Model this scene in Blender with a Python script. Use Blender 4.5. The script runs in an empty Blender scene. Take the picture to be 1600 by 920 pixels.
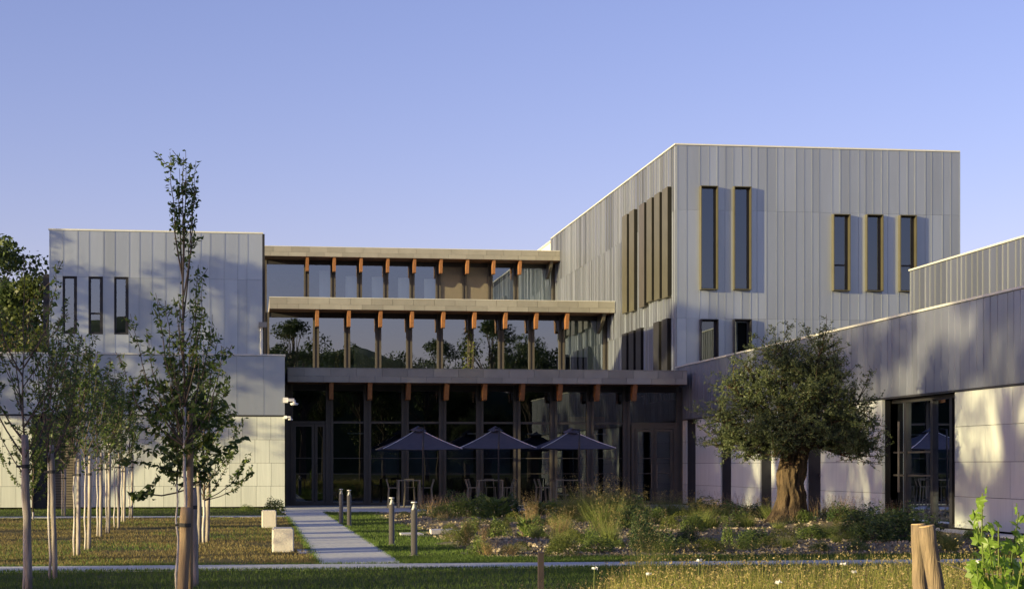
import bpy, math, random
import numpy as np
from mathutils import Vector, Matrix, noise as mnoise
R = math.radians

# ------------------------------------------------------------------ camera, sky, sun, exposure
scene = bpy.context.scene
CAM_H, FPX, HOR, YAW = 1.65, 2800.0, 727.0, R(8.23)
cam_d = bpy.data.cameras.new('camera'); cam = bpy.data.objects.new('camera', cam_d)
scene.collection.objects.link(cam); scene.camera = cam
cam.location = (0, 0, CAM_H); cam.rotation_euler = (R(90), 0, -YAW)
cam_d.sensor_width = 36; cam_d.lens = FPX / 1600 * 36
cam_d.shift_y = (HOR - 460) / 1600
cam_d.clip_start = 0.1; cam_d.clip_end = 3000

SUN_EL = R(9.0); SUN_H = Vector((-0.925, -0.38)).normalized()
to_sun = Vector((SUN_H.x * math.cos(SUN_EL), SUN_H.y * math.cos(SUN_EL), math.sin(SUN_EL)))
world = bpy.data.worlds.new('World'); scene.world = world; world.use_nodes = True
wn, wl = world.node_tree.nodes, world.node_tree.links
wn.clear()
sky = wn.new('ShaderNodeTexSky'); sky.sky_type = 'NISHITA'; sky.sun_disc = False
sky.sun_elevation = SUN_EL; sky.sun_rotation = math.atan2(SUN_H.x, SUN_H.y) % (2 * math.pi)
sky.air_density = 1.0; sky.dust_density = 0.6; sky.ozone_density = 3.0; sky.altitude = 100
tint = wn.new('ShaderNodeMixRGB'); tint.blend_type = 'MULTIPLY'; tint.inputs[0].default_value = 1
tint.inputs[2].default_value = (1.44, 0.94, 1.13, 1)
bg = wn.new('ShaderNodeBackground'); bg.inputs[1].default_value = 0.105
wo = wn.new('ShaderNodeOutputWorld')
wl.new(sky.outputs[0], tint.inputs[1]); wl.new(tint.outputs[0], bg.inputs[0]); wl.new(bg.outputs[0], wo.inputs[0])
sun_d = bpy.data.lights.new('sun', 'SUN'); sun_d.energy = 5.0; sun_d.angle = R(0.53); sun_d.color = (1.0, 0.82, 0.44)
sun = bpy.data.objects.new('sun', sun_d); scene.collection.objects.link(sun)
sun.rotation_euler = (-to_sun).to_track_quat('-Z', 'Y').to_euler(); sun.location = to_sun * 300
vs = scene.view_settings
vs.view_transform = 'Standard'; vs.look = 'None'; vs.exposure = 1.02; vs.gamma = 1.0; vs.use_curve_mapping = False

# ------------------------------------------------------------------ helpers
col = scene.collection
CA, SA = math.cos(YAW), math.sin(YAW)
WLOC = {}
def pxY(x, Y):
    """X of the image column x on the plane at depth Y"""
    u = (x - 800) / FPX
    d = Y / (CA - u * SA)
    return d * (SA + u * CA)
def pxX(x, X=18.0):
    """Y of the image column x on the plane at X"""
    u = (x - 800) / FPX
    d = X / (SA + u * CA)
    return d * (CA - u * SA)
def gnd(x, y, z=0.0):
    """point on height z under pixel"""
    d = FPX * (CAM_H - z) / (y - HOR); u = (x - 800) / FPX
    return Vector((d * (SA + u * CA), d * (CA - u * SA), z))

def tag(o, label=None, cat=None, group=None, kind=None):
    if label: o['label'] = label
    if cat: o['category'] = cat
    if group: o['group'] = group
    if kind: o['kind'] = kind
    return o
def link(o, parent, wloc):
    col.objects.link(o)
    wloc = Vector(wloc)
    if parent is not None:
        o.parent = parent; o.location = wloc - WLOC[parent.name]
    else: o.location = wloc
    WLOC[o.name] = wloc
    return o
def empty(name, loc, label, cat, group=None):
    o = bpy.data.objects.new(name, None); o.empty_display_size = 0.3
    link(o, None, loc); return tag(o, label, cat, group)
def mesh_obj(name, V, F, mat, parent=None, smooth=False, origin=None, kind=None):
    V = np.asarray(V, dtype=np.float64).reshape(-1, 3)
    if origin is None:
        lo, hi = V.min(0), V.max(0); origin = ((lo[0]+hi[0])/2, (lo[1]+hi[1])/2, lo[2])
    me = bpy.data.meshes.new(name)
    V = V - np.array(origin)
    me.from_pydata(V.tolist(), [], F); me.update()
    if smooth: me.polygons.foreach_set('use_smooth', [True] * len(me.polygons))
    if mat: me.materials.append(mat)
    o = bpy.data.objects.new(name, me); link(o, parent, origin)
    if kind: o['kind'] = kind
    return o
def fast_mesh(name, V, F, mat):
    """V (n,3), F (m,k) arrays, one face size"""
    V = np.ascontiguousarray(V, dtype=np.float32); F = np.ascontiguousarray(F, dtype=np.int32)
    me = bpy.data.meshes.new(name); m, k = F.shape
    me.vertices.add(len(V)); me.vertices.foreach_set('co', V.ravel())
    me.loops.add(m * k); me.loops.foreach_set('vertex_index', F.ravel())
    me.polygons.add(m); me.polygons.foreach_set('loop_start', np.arange(0, m * k, k, dtype=np.int32))
    me.polygons.foreach_set('loop_total', np.full(m, k, dtype=np.int32))
    me.update(calc_edges=True); me.materials.append(mat)
    return me
def fast_obj(name, V, F, mat, parent=None, loc=(0, 0, 0), kind=None):
    """V are local to loc"""
    o = bpy.data.objects.new(name, fast_mesh(name, V, F, mat)); link(o, parent, loc)
    if kind: o['kind'] = kind
    return o
BOXF = [(0,3,2,1),(4,5,6,7),(0,1,5,4),(1,2,6,5),(2,3,7,6),(3,0,4,7)]
def boxv(x0,x1,y0,y1,z0,z1):
    return [(x0,y0,z0),(x1,y0,z0),(x1,y1,z0),(x0,y1,z0),(x0,y0,z1),(x1,y0,z1),(x1,y1,z1),(x0,y1,z1)]
_bc = {}
def box(name, x0,x1,y0,y1,z0,z1, mat, parent=None, bevel=0.0):
    """one box-shaped piece; alike pieces share mesh data"""
    dx, dy, dz = x1-x0, y1-y0, z1-z0
    key = (round(dx,3), round(dy,3), round(dz,3), mat.name, bevel)
    me = _bc.get(key)
    if me is None:
        me = bpy.data.meshes.new(name)
        if bevel > 0:
            import bmesh
            bm = bmesh.new()
            vs_ = [bm.verts.new(v) for v in boxv(-dx/2,dx/2,-dy/2,dy/2,0,dz)]
            for f in BOXF: bm.faces.new([vs_[i] for i in f])
            bmesh.ops.bevel(bm, geom=bm.edges[:], offset=bevel, segments=1, affect='EDGES')
            bm.to_mesh(me); bm.free()
        else:
            me.from_pydata(boxv(-dx/2,dx/2,-dy/2,dy/2,0,dz), [], BOXF)
        me.materials.append(mat); _bc[key] = me
    o = bpy.data.objects.new(name, me)
    return link(o, parent, ((x0+x1)/2, (y0+y1)/2, z0))
class MB:
    def __init__(s): s.v = []; s.f = []
    def add(s, V, F):
        n = len(s.v); s.v += [tuple(map(float, p)) for p in V]; s.f += [tuple(i+n for i in f) for f in F]; return s
    def box(s, x0,x1,y0,y1,z0,z1): return s.add(boxv(x0,x1,y0,y1,z0,z1), BOXF)
    def tube(s, pts, rad, n=8, cap=True):
        pts = [Vector(p) for p in pts]
        if not hasattr(rad, '__len__'): rad = [rad]*len(pts)
        base = len(s.v); up = Vector((0,0,1)); prev = None
        for i, p in enumerate(pts):
            t = (pts[min(i+1,len(pts)-1)] - pts[max(i-1,0)]).normalized()
            if prev is None: a = t.cross(Vector((1,0,0)) if abs(t.x) < .9 else Vector((0,1,0))).normalized()
            else: a = (prev - t*prev.dot(t)).normalized()
            prev = a; b = t.cross(a)
            for k in range(n):
                an = 2*math.pi*k/n
                q = p + (a*math.cos(an) + b*math.sin(an))*rad[i]; s.v.append((q.x,q.y,q.z))
        for i in range(len(pts)-1):
            for k in range(n):
                s.f.append((base+i*n+k, base+i*n+(k+1)%n, base+(i+1)*n+(k+1)%n, base+(i+1)*n+k))
        if cap:
            s.f.append(tuple(base+k for k in range(n))[::-1]); s.f.append(tuple(base+(len(pts)-1)*n+k for k in range(n)))
        return s
    def bar(s, a, b, w, h=None):
        """square bar between two points"""
        a, b = Vector(a), Vector(b); t = (b-a).normalized(); h = h or w
        x = t.cross(Vector((0,0,1)) if abs(t.z) < .95 else Vector((0,1,0))).normalized(); y = t.cross(x)
        c = [(-1,-1),(1,-1),(1,1),(-1,1)]
        V = [a + x*w/2*i + y*h/2*j for i,j in c] + [b + x*w/2*i + y*h/2*j for i,j in c]
        return s.add(V, BOXF)
    def prism(s, poly, axis, a, b):
        """poly in the plane across axis ('x': (y,z))"""
        n = len(poly)
        mk = (lambda p, t: (t, p[0], p[1])) if axis == 'x' else ((lambda p, t: (p[0], t, p[1])) if axis == 'y' else (lambda p, t: (p[0], p[1], t)))
        V = [mk(p,a) for p in poly] + [mk(p,b) for p in poly]
        F = [tuple(range(n))[::-1], tuple(range(n,2*n))] + [(i,(i+1)%n,n+(i+1)%n,n+i) for i in range(n)]
        return s.add(V, F)
    def build(s, name, mat, parent=None, smooth=False, origin=None, kind=None):
        return mesh_obj(name, s.v, s.f, mat, parent, smooth, origin, kind)
def copy_tree(o, wloc, rz=0.0, sc=1.0, label=None, group=None):
    c = o.copy(); col.objects.link(c); c.location = wloc; c.rotation_euler = (0,0,rz); c.scale = (sc,sc,sc)
    if label: c['label'] = label
    if group: c['group'] = group
    for ch in list(o.children):
        d = ch.copy(); col.objects.link(d); d.parent = c
        for g in list(ch.children):
            e = g.copy(); col.objects.link(e); e.parent = d
    WLOC[c.name] = Vector(wloc)
    return c

# ------------------------------------------------------------------ materials
def new_mat(name):
    m = bpy.data.materials.new(name); m.use_nodes = True
    n, l = m.node_tree.nodes, m.node_tree.links; n.clear()
    out = n.new('ShaderNodeOutputMaterial'); return m, n, l, out
def pm(name, c1, c2=None, rough=.6, metal=0., scale=3., stretch=(1,1,1), rand=0., bump=0., bscale=None, spec=.5, detail=5, rvar=0., island=False):
    """two-tone noise material; rand = lightness change from piece to piece"""
    m, n, l, out = new_mat(name)
    c2 = c2 or tuple(c*.8 for c in c1)
    geo = n.new('ShaderNodeNewGeometry'); mp = n.new('ShaderNodeMapping'); mp.inputs['Scale'].default_value = stretch
    oi = n.new('ShaderNodeObjectInfo')
    l.new(geo.outputs['Position'], mp.inputs['Vector'])
    nz = n.new('ShaderNodeTexNoise'); nz.inputs['Scale'].default_value = scale; nz.inputs['Detail'].default_value = detail; nz.inputs['Roughness'].default_value = .6
    l.new(mp.outputs[0], nz.inputs['Vector'])
    rp = n.new('ShaderNodeMapRange'); rp.inputs[1].default_value = .3; rp.inputs[2].default_value = .7
    l.new(nz.outputs[0], rp.inputs[0])
    mx = n.new('ShaderNodeMixRGB'); mx.inputs[1].default_value = (*c1,1); mx.inputs[2].default_value = (*c2,1)
    l.new(rp.outputs[0], mx.inputs[0]); cout = mx.outputs[0]
    if rand:
        mr = n.new('ShaderNodeMapRange'); mr.inputs[3].default_value = 1-rand; mr.inputs[4].default_value = 1+rand
        l.new(geo.outputs['Random Per Island'] if island else oi.outputs['Random'], mr.inputs[0])
        hs = n.new('ShaderNodeHueSaturation'); l.new(mr.outputs[0], hs.inputs['Value']); l.new(cout, hs.inputs['Color']); cout = hs.outputs[0]
    bs = n.new('ShaderNodeBsdfPrincipled'); l.new(cout, bs.inputs['Base Color'])
    bs.inputs['Roughness'].default_value = rough; bs.inputs['Metallic'].default_value = metal
    bs.inputs['Specular IOR Level'].default_value = spec
    if rvar:
        rr = n.new('ShaderNodeMapRange'); rr.inputs[3].default_value = rough-rvar; rr.inputs[4].default_value = rough+rvar
        l.new(nz.outputs[0], rr.inputs[0]); l.new(rr.outputs[0], bs.inputs['Roughness'])
    if bump:
        b2 = n.new('ShaderNodeTexNoise'); b2.inputs['Scale'].default_value = bscale or scale*4; b2.inputs['Detail'].default_value = 4
        l.new(mp.outputs[0], b2.inputs['Vector'])
        bp = n.new('ShaderNodeBump'); bp.inputs['Strength'].default_value = 1; bp.inputs['Distance'].default_value = bump
        l.new(b2.outputs[0], bp.inputs['Height']); l.new(bp.outputs[0], bs.inputs['Normal'])
    l.new(bs.outputs[0], out.inputs[0]); return m
def leaf_mat(name, c1, c2, trans=.35, rough=.5, c3=None):
    m, n, l, out = new_mat(name)
    geo = n.new('ShaderNodeNewGeometry')
    rp = n.new('ShaderNodeValToRGB'); rp.color_ramp.elements[0].color = (*c1,1); rp.color_ramp.elements[1].color = (*c2,1)
    if c3: e = rp.color_ramp.elements.new(.92); e.color = (*c2,1); rp.color_ramp.elements[2].color = (*c3,1)
    l.new(geo.outputs['Random Per Island'], rp.inputs[0])
    bs = n.new('ShaderNodeBsdfPrincipled'); bs.inputs['Roughness'].default_value = rough; bs.inputs['Specular IOR Level'].default_value = .3
    tr = n.new('ShaderNodeBsdfTranslucent'); mx = n.new('ShaderNodeMixShader'); mx.inputs[0].default_value = trans
    l.new(rp.outputs[0], bs.inputs['Base Color'])
    hs = n.new('ShaderNodeHueSaturation'); hs.inputs['Value'].default_value = 1.3; l.new(rp.outputs[0], hs.inputs['Color']); l.new(hs.outputs[0], tr.inputs[0])
    l.new(bs.outputs[0], mx.inputs[1]); l.new(tr.outputs[0], mx.inputs[2]); l.new(mx.outputs[0], out.inputs[0]); return m
def glass_mat(name, refl=.2, tintc=(.62,.68,.66), grough=0.0):
    m, n, l, out = new_mat(name)
    fr = n.new('ShaderNodeFresnel'); fr.inputs[0].default_value = 1.5
    ad = n.new('ShaderNodeMath'); ad.operation = 'ADD'; ad.use_clamp = True; ad.inputs[1].default_value = refl; l.new(fr.outputs[0], ad.inputs[0])
    gl = n.new('ShaderNodeBsdfGlossy'); gl.inputs['Roughness'].default_value = grough; gl.inputs[0].default_value = (.80,.91,1,1)
    # panes are never perfectly flat
    geo = n.new('ShaderNodeNewGeometry'); nz = n.new('ShaderNodeTexNoise'); nz.inputs['Scale'].default_value = .9; nz.inputs['Detail'].default_value = 1
    bp = n.new('ShaderNodeBump'); bp.inputs['Strength'].default_value = .25; bp.inputs['Distance'].default_value = .0025
    l.new(geo.outputs['Position'], nz.inputs['Vector']); l.new(nz.outputs[0], bp.inputs['Height']); l.new(bp.outputs[0], gl.inputs['Normal'])
    tp = n.new('ShaderNodeBsdfTransparent'); tp.inputs[0].default_value = (*tintc,1)
    mx = n.new('ShaderNodeMixShader'); l.new(ad.outputs[0], mx.inputs[0]); l.new(tp.outputs[0], mx.inputs[1]); l.new(gl.outputs[0], mx.inputs[2])
    l.new(mx.outputs[0], out.inputs[0]); return m

M = {}
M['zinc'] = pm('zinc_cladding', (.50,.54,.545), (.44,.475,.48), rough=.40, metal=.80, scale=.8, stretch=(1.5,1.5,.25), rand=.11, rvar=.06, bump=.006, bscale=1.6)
M['zinc_side_dimmed'] = pm('zinc_cladding_side_dimmed', (.40,.425,.45), (.34,.36,.385), rough=.40, metal=.95, scale=.8, stretch=(1.5,1.5,.25), rand=.26, rvar=.05, island=True)  # same zinc as the front, lower light on this face put into its colour
M['zinc_set_dimmed'] = pm('zinc_cladding_upper_dimmed', (.40,.42,.43), (.34,.36,.37), rough=.40, metal=.94, scale=.8, stretch=(1.5,1.5,.25), rand=.12, rvar=.05)  # the front's zinc again, colour darkened against the full sun on this side
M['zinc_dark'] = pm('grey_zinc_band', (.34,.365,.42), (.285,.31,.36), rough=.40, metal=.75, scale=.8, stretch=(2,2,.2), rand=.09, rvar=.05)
M['fascia'] = pm('bronze_grey_zinc_tile', (.31,.30,.255), (.26,.25,.21), rough=.5, metal=.3, scale=1.5, rand=.15)
M['coping'] = pm('pale_coping', (.68,.68,.60), (.62,.62,.55), rough=.45, metal=.3)
M['core'] = pm('dark_backing', (.02,.02,.019), rough=.9, spec=.0)
M['stone'] = pm('ribbed_stone_panel', (.525,.562,.52), (.455,.49,.455), rough=.8, scale=1.6, stretch=(6,6,.35), rand=.07, bump=.004, bscale=5)
M['frame'] = pm('bronze_frame', (.085,.076,.062), (.07,.062,.05), rough=.5, metal=.2, scale=2)
M['gold'] = pm('gold_anodised', (.13,.12,.075), (.105,.097,.06), rough=.45, metal=.45, scale=2)
M['darkframe'] = pm('dark_frame', (.035,.035,.038), rough=.45, metal=.3)
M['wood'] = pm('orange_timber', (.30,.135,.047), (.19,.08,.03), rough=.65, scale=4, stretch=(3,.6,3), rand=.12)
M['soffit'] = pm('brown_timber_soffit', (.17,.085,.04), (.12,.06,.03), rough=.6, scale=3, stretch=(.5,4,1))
M['glass'] = glass_mat('glass_clear', .27)
M['glass_up'] = glass_mat('glass_upper', .22, (.80,.86,.88))
M['glass_slot'] = glass_mat('glass_slot_window', .12, (.5,.55,.58))
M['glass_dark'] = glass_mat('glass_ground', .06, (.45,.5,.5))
M['screen'] = pm('grey_screen', (.16,.18,.22), rough=.8)
M['blind'] = pm('white_blind', (.74,.76,.70), (.68,.70,.65), rough=.8, scale=2, stretch=(12,1,.1))
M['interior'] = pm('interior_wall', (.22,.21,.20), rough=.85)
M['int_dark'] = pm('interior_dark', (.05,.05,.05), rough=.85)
M['int_cream'] = pm('interior_cream', (.72,.64,.36), rough=.8)
M['brownpanel'] = pm('brown_infill_panel', (.19,.165,.12), (.165,.145,.11), rough=.5, metal=.3)
M['white'] = pm('white_plastic', (.75,.75,.75), rough=.4)
M['whitewall'] = pm('cream_render', (.75,.71,.62), rough=.8)
M['roof'] = pm('roof_gravel', (.25,.24,.23), rough=.9)
M['pave'] = pm('pale_paving', (.60,.61,.58), (.42,.43,.41), rough=.9, scale=9, bump=.012, bscale=45, rand=.04, detail=9)
M['slab'] = pm('white_slab', (.62,.60,.56), (.54,.52,.49), rough=.85, scale=5, rand=.05)
M['block'] = pm('stone_block', (.58,.55,.48), (.48,.455,.40), rough=.85, scale=4, bump=.006, bscale=30)
M['steel'] = pm('bollard_metal', (.17,.155,.13), (.14,.13,.11), rough=.4, metal=.5)
M['lens'] = glass_mat('lamp_lens', .1, (.95,.95,.95))
M['fabric'] = pm('navy_fabric', (.07,.07,.09), (.055,.056,.075), rough=.85, scale=4)
M['piping'] = pm('white_piping', (.75,.75,.78), rough=.7)
M['table'] = pm('table_metal', (.22,.20,.15), rough=.45, metal=.3)
M['post'] = pm('rusty_steel_post', (.075,.055,.045), (.05,.04,.035), rough=.7, scale=12)
M['log'] = pm('weathered_log', (.27,.205,.125), (.10,.078,.052), rough=.95, scale=6, stretch=(6,6,.6), bump=.01, bscale=14)
M['logend'] = pm('cut_log_end', (.55,.40,.20), (.42,.28,.13), rough=.8, scale=14)
M['stake'] = pm('tree_stake_wood', (.43,.39,.34), (.17,.15,.13), rough=.95, scale=4, stretch=(5,5,.7), rand=.12, bump=.006, bscale=10)
M['stake_brown'] = pm('brown_stake_wood', (.36,.26,.15), (.20,.145,.09), rough=.9, scale=3, stretch=(5,5,.7), bump=.008, bscale=10)
M['limewash'] = pm('whitewashed_bark', (.60,.57,.53), (.36,.33,.30), rough=.9, scale=6, stretch=(3,3,1), bump=.004)
M['bark'] = pm('young_bark', (.12,.095,.075), (.07,.055,.045), rough=.9, scale=9, stretch=(3,3,1))
M['olivebark'] = pm('olive_bark', (.125,.088,.05), (.028,.021,.014), rough=.95, scale=4.0, stretch=(2.4,2.4,.55), bump=.09, bscale=7, spec=.2)
M['strap'] = pm('dark_strap', (.03,.03,.03), rough=.7)
M['leaf'] = leaf_mat('young_leaf', (.055,.095,.025), (.115,.165,.045), .42, .45, (.22,.26,.07))
M['olive'] = leaf_mat('olive_leaf', (.06,.085,.038), (.15,.18,.075), .25, .45)
M['shade'] = leaf_mat('shade_leaf', (.035,.06,.015), (.07,.10,.025), .2, .6)
M['ytree'] = leaf_mat('yellowish_tree_leaf', (.04,.06,.013), (.09,.11,.025), .3, .5)
M['yleaf'] = leaf_mat('yellow_green_leaf', (.08,.11,.02), (.17,.19,.04), .35, .5)
M['vine'] = leaf_mat('vine_leaf', (.12,.22,.03), (.24,.36,.05), .5, .4)
M['grass_g'] = leaf_mat('lawn_green', (.05,.10,.015), (.12,.18,.03), .3, .6)
M['grass_d'] = leaf_mat('lawn_dry', (.15,.122,.043), (.24,.19,.066), .3, .6, (.08,.13,.03))
M['meadow'] = leaf_mat('meadow_grass', (.13,.17,.03), (.36,.32,.085), .4, .6, (.10,.2,.03))
M['seed'] = leaf_mat('seed_heads', (.22,.18,.075), (.36,.29,.13), .3, .7)
M['petal'] = leaf_mat('white_petal', (.8,.8,.78), (.85,.85,.82), .4, .6)
M['lav'] = leaf_mat('grey_green_leaf', (.09,.115,.06), (.18,.20,.11), .3, .6)
M['lavf'] = leaf_mat('lavender_spike', (.12,.09,.10), (.2,.15,.15), .3, .6)
M['shrub'] = leaf_mat('shrub_leaf', (.09,.14,.035), (.19,.25,.06), .35, .5)
M['shrub_d'] = leaf_mat('dark_shrub_leaf', (.04,.075,.025), (.09,.13,.045), .3, .5)
M['dry'] = leaf_mat('dry_stalk', (.22,.15,.07), (.38,.27,.13), .3, .7)
M['rush'] = leaf_mat('grass_clump', (.11,.155,.035), (.25,.28,.08), .35, .6)

# lawn soil, mulch, hill
def ground_mat(name, ca, cb, cc, s1, s2):
    m, n, l, out = new_mat(name)
    geo = n.new('ShaderNodeNewGeometry')
    n1 = n.new('ShaderNodeTexNoise'); n1.inputs['Scale'].default_value = s1; n1.inputs['Detail'].default_value = 6
    n2 = n.new('ShaderNodeTexNoise'); n2.inputs['Scale'].default_value = s2; n2.inputs['Detail'].default_value = 4
    for q in (n1, n2): l.new(geo.outputs['Position'], q.inputs['Vector'])
    m1 = n.new('ShaderNodeMixRGB'); m1.inputs[1].default_value = (*ca,1); m1.inputs[2].default_value = (*cb,1)
    m2 = n.new('ShaderNodeMixRGB'); m2.inputs[2].default_value = (*cc,1)
    r1 = n.new('ShaderNodeMapRange'); r1.inputs[1].default_value = .35; r1.inputs[2].default_value = .65; l.new(n1.outputs[0], r1.inputs[0])
    r2 = n.new('ShaderNodeMapRange'); r2.inputs[1].default_value = .45; r2.inputs[2].default_value = .7; l.new(n2.outputs[0], r2.inputs[0])
    l.new(r1.outputs[0], m1.inputs[0]); l.new(m1.outputs[0], m2.inputs[1]); l.new(r2.outputs[0], m2.inputs[0])
    bs = n.new('ShaderNodeBsdfPrincipled'); bs.inputs['Roughness'].default_value = .95; bs.inputs['Specular IOR Level'].default_value = .1
    bp = n.new('ShaderNodeBump'); bp.inputs['Distance'].default_value = .03; l.new(n2.outputs[0], bp.inputs['Height']); l.new(bp.outputs[0], bs.inputs['Normal'])
    l.new(m2.outputs[0], bs.inputs['Base Color']); l.new(bs.outputs[0], out.inputs[0]); return m
M['soil'] = ground_mat('lawn_soil', (.06,.08,.02), (.11,.11,.04), (.05,.06,.02), .25, 9)
M['soil_dry'] = ground_mat('dry_lawn_soil', (.16,.125,.05), (.10,.095,.035), (.08,.065,.03), .5, 9)
M['mulch'] = ground_mat('mulch', (.20,.17,.11), (.27,.23,.15), (.11,.09,.055), 1.2, 25)
M['chip'] = leaf_mat('mulch_chip', (.16,.125,.075), (.38,.33,.24), 0., .9)
M['hill'] = ground_mat('wooded_hill', (.03,.05,.02), (.05,.075,.03), (.02,.035,.015), .05, .3)

# ------------------------------------------------------------------ setting
def sheet(name, poly, z, mat, thick=0.0):
    n = len(poly)
    if thick:
        mb = MB().prism(poly, 'z', z-thick, z); o = mb.build(name, mat)
    else: o = mesh_obj(name, [(x,y,z) for x,y in poly], [tuple(range(n))], mat)
    o['kind'] = 'structure'; return o
def rect(x0,x1,y0,y1): return [(x0,y0),(x1,y0),(x1,y1),(x0,y1)]
sheet('ground', rect(-900,900,-900,900), -0.012, M['soil'])
sheet('dry_lawn', rect(-16,1.1,30.05,58.0), -0.006, M['soil_dry'])
sheet('garden_path', rect(1.12,2.5,30.02,64.0), 0.012, M['pave'], .03)
sheet('cross_path', rect(-40,26,28.7,30.0), 0.014, M['pave'], .03)
sheet('building_path', rect(-16,1.1,58.1,59.4), 0.012, M['pave'], .03)
sheet('side_path', rect(-16,-6.2,42.4,43.2), 0.012, M['pave'], .03)
# terrace in front of the glass
ter = sheet('terrace', rect(1.0,17.9,64.02,76.0), 0.0, M['pave'], .03)
for i in range(14):
    for j in range(8):
        x0, y0 = 1.05+i*1.2, 64.05+j*1.2
        o = box('paving_slab', x0, x0+1.19, y0, y0+1.19, 0.0, .018, M['pave'], ter)
sheet('wing_path', rect(16.6,17.9,30.5,64.0), 0.012, M['slab'], .03)
# hills behind the viewpoint (seen in the glass)
rng = random.Random(3)
hv, hf = [], []
NX = 60
for j, (yy, hh) in enumerate([(-210,0),(-245,17),(-280,26),(-330,31),(-420,0)]):
    for i in range(NX+1):
        x = -260 + 620*i/NX
        w = 1 + .22*math.sin(i*.33) + .13*math.sin(i*.9+1) + .05*rng.uniform(-1,1)
        hv.append((x, yy + 6*math.sin(i*.7+j), -.5 + hh*w*min(1, min(i, NX-i)/8)))
for j in range(4):
    for i in range(NX):
        a = j*(NX+1)+i; hf.append((a, a+1, a+NX+2, a+NX+1))
mesh_obj('hills', hv, hf, M['hill'], smooth=True, kind='structure')

# ------------------------------------------------------------------ cladding
def cuts(a, b, wmin, wmax, rng, must=()):
    """irregular joint positions from a to b that include every 'must' position"""
    must = sorted(set([a, b] + [m for m in must if a < m < b])); out = [a]
    for p, q in zip(must[:-1], must[1:]):
        n = max(1, round((q-p)/((wmin+wmax)/2)))
        ws = [rng.uniform(wmin, wmax) for _ in range(n)]; s = sum(ws); x = p
        for w in ws[:-1]: x += w*(q-p)/s; out.append(x)
        out.append(q)
    return out
def z_free(z0, z1, ops):
    segs = [(z0, z1)]
    for (o0, o1) in ops:
        ns = []
        for a, b in segs:
            if o1 <= a or o0 >= b: ns.append((a,b)); continue
            if o0 > a + .02: ns.append((a,o0))
            if o1 < b - .02: ns.append((o1,b))
        segs = ns
    return segs
_pc = {}
def seam_panel(name, axis, a0, a1, plane, z0, z1, mat, parent, rib=.03, rw=.03, depth=.04, off=0.0, collect=None):
    """a metal tray with one standing rib on its first edge; axis 'x' faces -Y, axis 'y' faces -X"""
    g = .006; w = a1-a0-g; h = z1-z0-g
    V, F = [], []
    mb = MB()
    if axis == 'x':
        mb.box(-w/2, w/2, -depth, 0, 0, h); mb.box(-w/2, -w/2+rw, -depth-rib, -depth-.0004, 0, h)
        loc = ((a0+a1)/2, plane+off, z0+g/2)
    else:
        mb.box(-depth, 0, -w/2, w/2, 0, h); mb.box(-depth-rib, -depth-.0004, w/2-rw, w/2, 0, h)
        loc = (plane+off, (a0+a1)/2, z0+g/2)
    if collect is not None:
        tw = off*3.0; mb.v = [(x+tw*y/max(w,.1), y, z) for x,y,z in mb.v]
        collect.add([(x+loc[0], y+loc[1], z+loc[2]) for x,y,z in mb.v], mb.f); return
    key = (axis, round(w,3), round(h,3), mat.name, rib, rw)
    me = _pc.get(key)
    if me is None:
        me = bpy.data.meshes.new(name); me.from_pydata(mb.v, [], mb.f); me.materials.append(mat); _pc[key] = me
    o = bpy.data.objects.new(name, me); link(o, parent, loc); return o
def clad_x(root, x0, x1, Y, rows, mat, rng, openings=(), wmin=.32, wmax=.62, rib=.03):
    """openings: (xa, xb, za, zb)"""
    base = cuts(x0, x1, wmin, wmax, rng, [o[0] for o in openings] + [o[1] for o in openings])
    for k, (z0, z1) in enumerate(rows):
        for a, b in zip(base[:-1], base[1:]):
            ops = [(o[2], o[3]) for o in openings if o[0] <= (a+b)/2 <= o[1]]
            for s0, s1 in z_free(z0, z1, ops):
                seam_panel('cladding_panel', 'x', a, b, Y, s0, s1, mat, root, rib=rib, off=rng.uniform(-.004,.004))

def window_box(root, xa, xb, za, zb, Y, proj, framemat, rng, mullion=None, name='window', gl='glass', depth=.25):
    """projecting sheet-metal surround with recessed glass, facing -Y"""
    t = .034
    f = MB()
    f.box(xa, xa+t, Y-proj, Y+depth, za, zb); f.box(xb-t, xb, Y-proj, Y+depth, za, zb)
    f.box(xa+t, xb-t, Y-proj+.002, Y+depth, zb-t, zb-.001); f.box(xa+t, xb-t, Y-proj+.002, Y+depth, za+.001, za+t)
    w = f.build(name, framemat, root)
    g = MB(); i = .05
    g.box(xa+t, xa+t+i, Y+.02, Y+.10, za+t, zb-t); g.box(xb-t-i*1.8, xb-t, Y+.02, Y+.10, za+t, zb-t)
    g.box(xa+t+i, xb-t-i*1.8, Y+.022, Y+.10, za+t, za+t+i); g.box(xa+t+i, xb-t-i*1.8, Y+.022, Y+.10, zb-t-i, zb-t)
    if mullion: g.box(xa+t+i, xb-t-i*1.8, Y+.023, Y+.10, mullion-.035, mullion+.035)
    g.build('frame', M['darkframe'], w)
    mesh_obj('glass_pane', [(xa+t,Y+.06,za+t),(xb-t,Y+.06,za+t),(xb-t,Y+.06,zb-t),(xa+t,Y+.06,zb-t)], [(0,1,2,3)], M[gl], w)
    return w

# ---- upper left metal block
YB = 72.0
bx0, bx1, bzt = pxY(77,YB), pxY(410,YB), 10.91
zB = lambda y: (HOR-y)/FPX*70.7 + CAM_H
rng = random.Random(11)
blk = empty('metal_block', ((bx0+bx1)/2, YB+3, 0), 'pale zinc-clad upper block with three slim windows behind the young trees', 'building')
wz0, wz1 = zB(523), zB(433.5)
wins = [(pxY(a,YB), pxY(b,YB), wz0, wz1) for a,b in ((98,120.5),(138.5,161),(178.5,201))]
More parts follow.
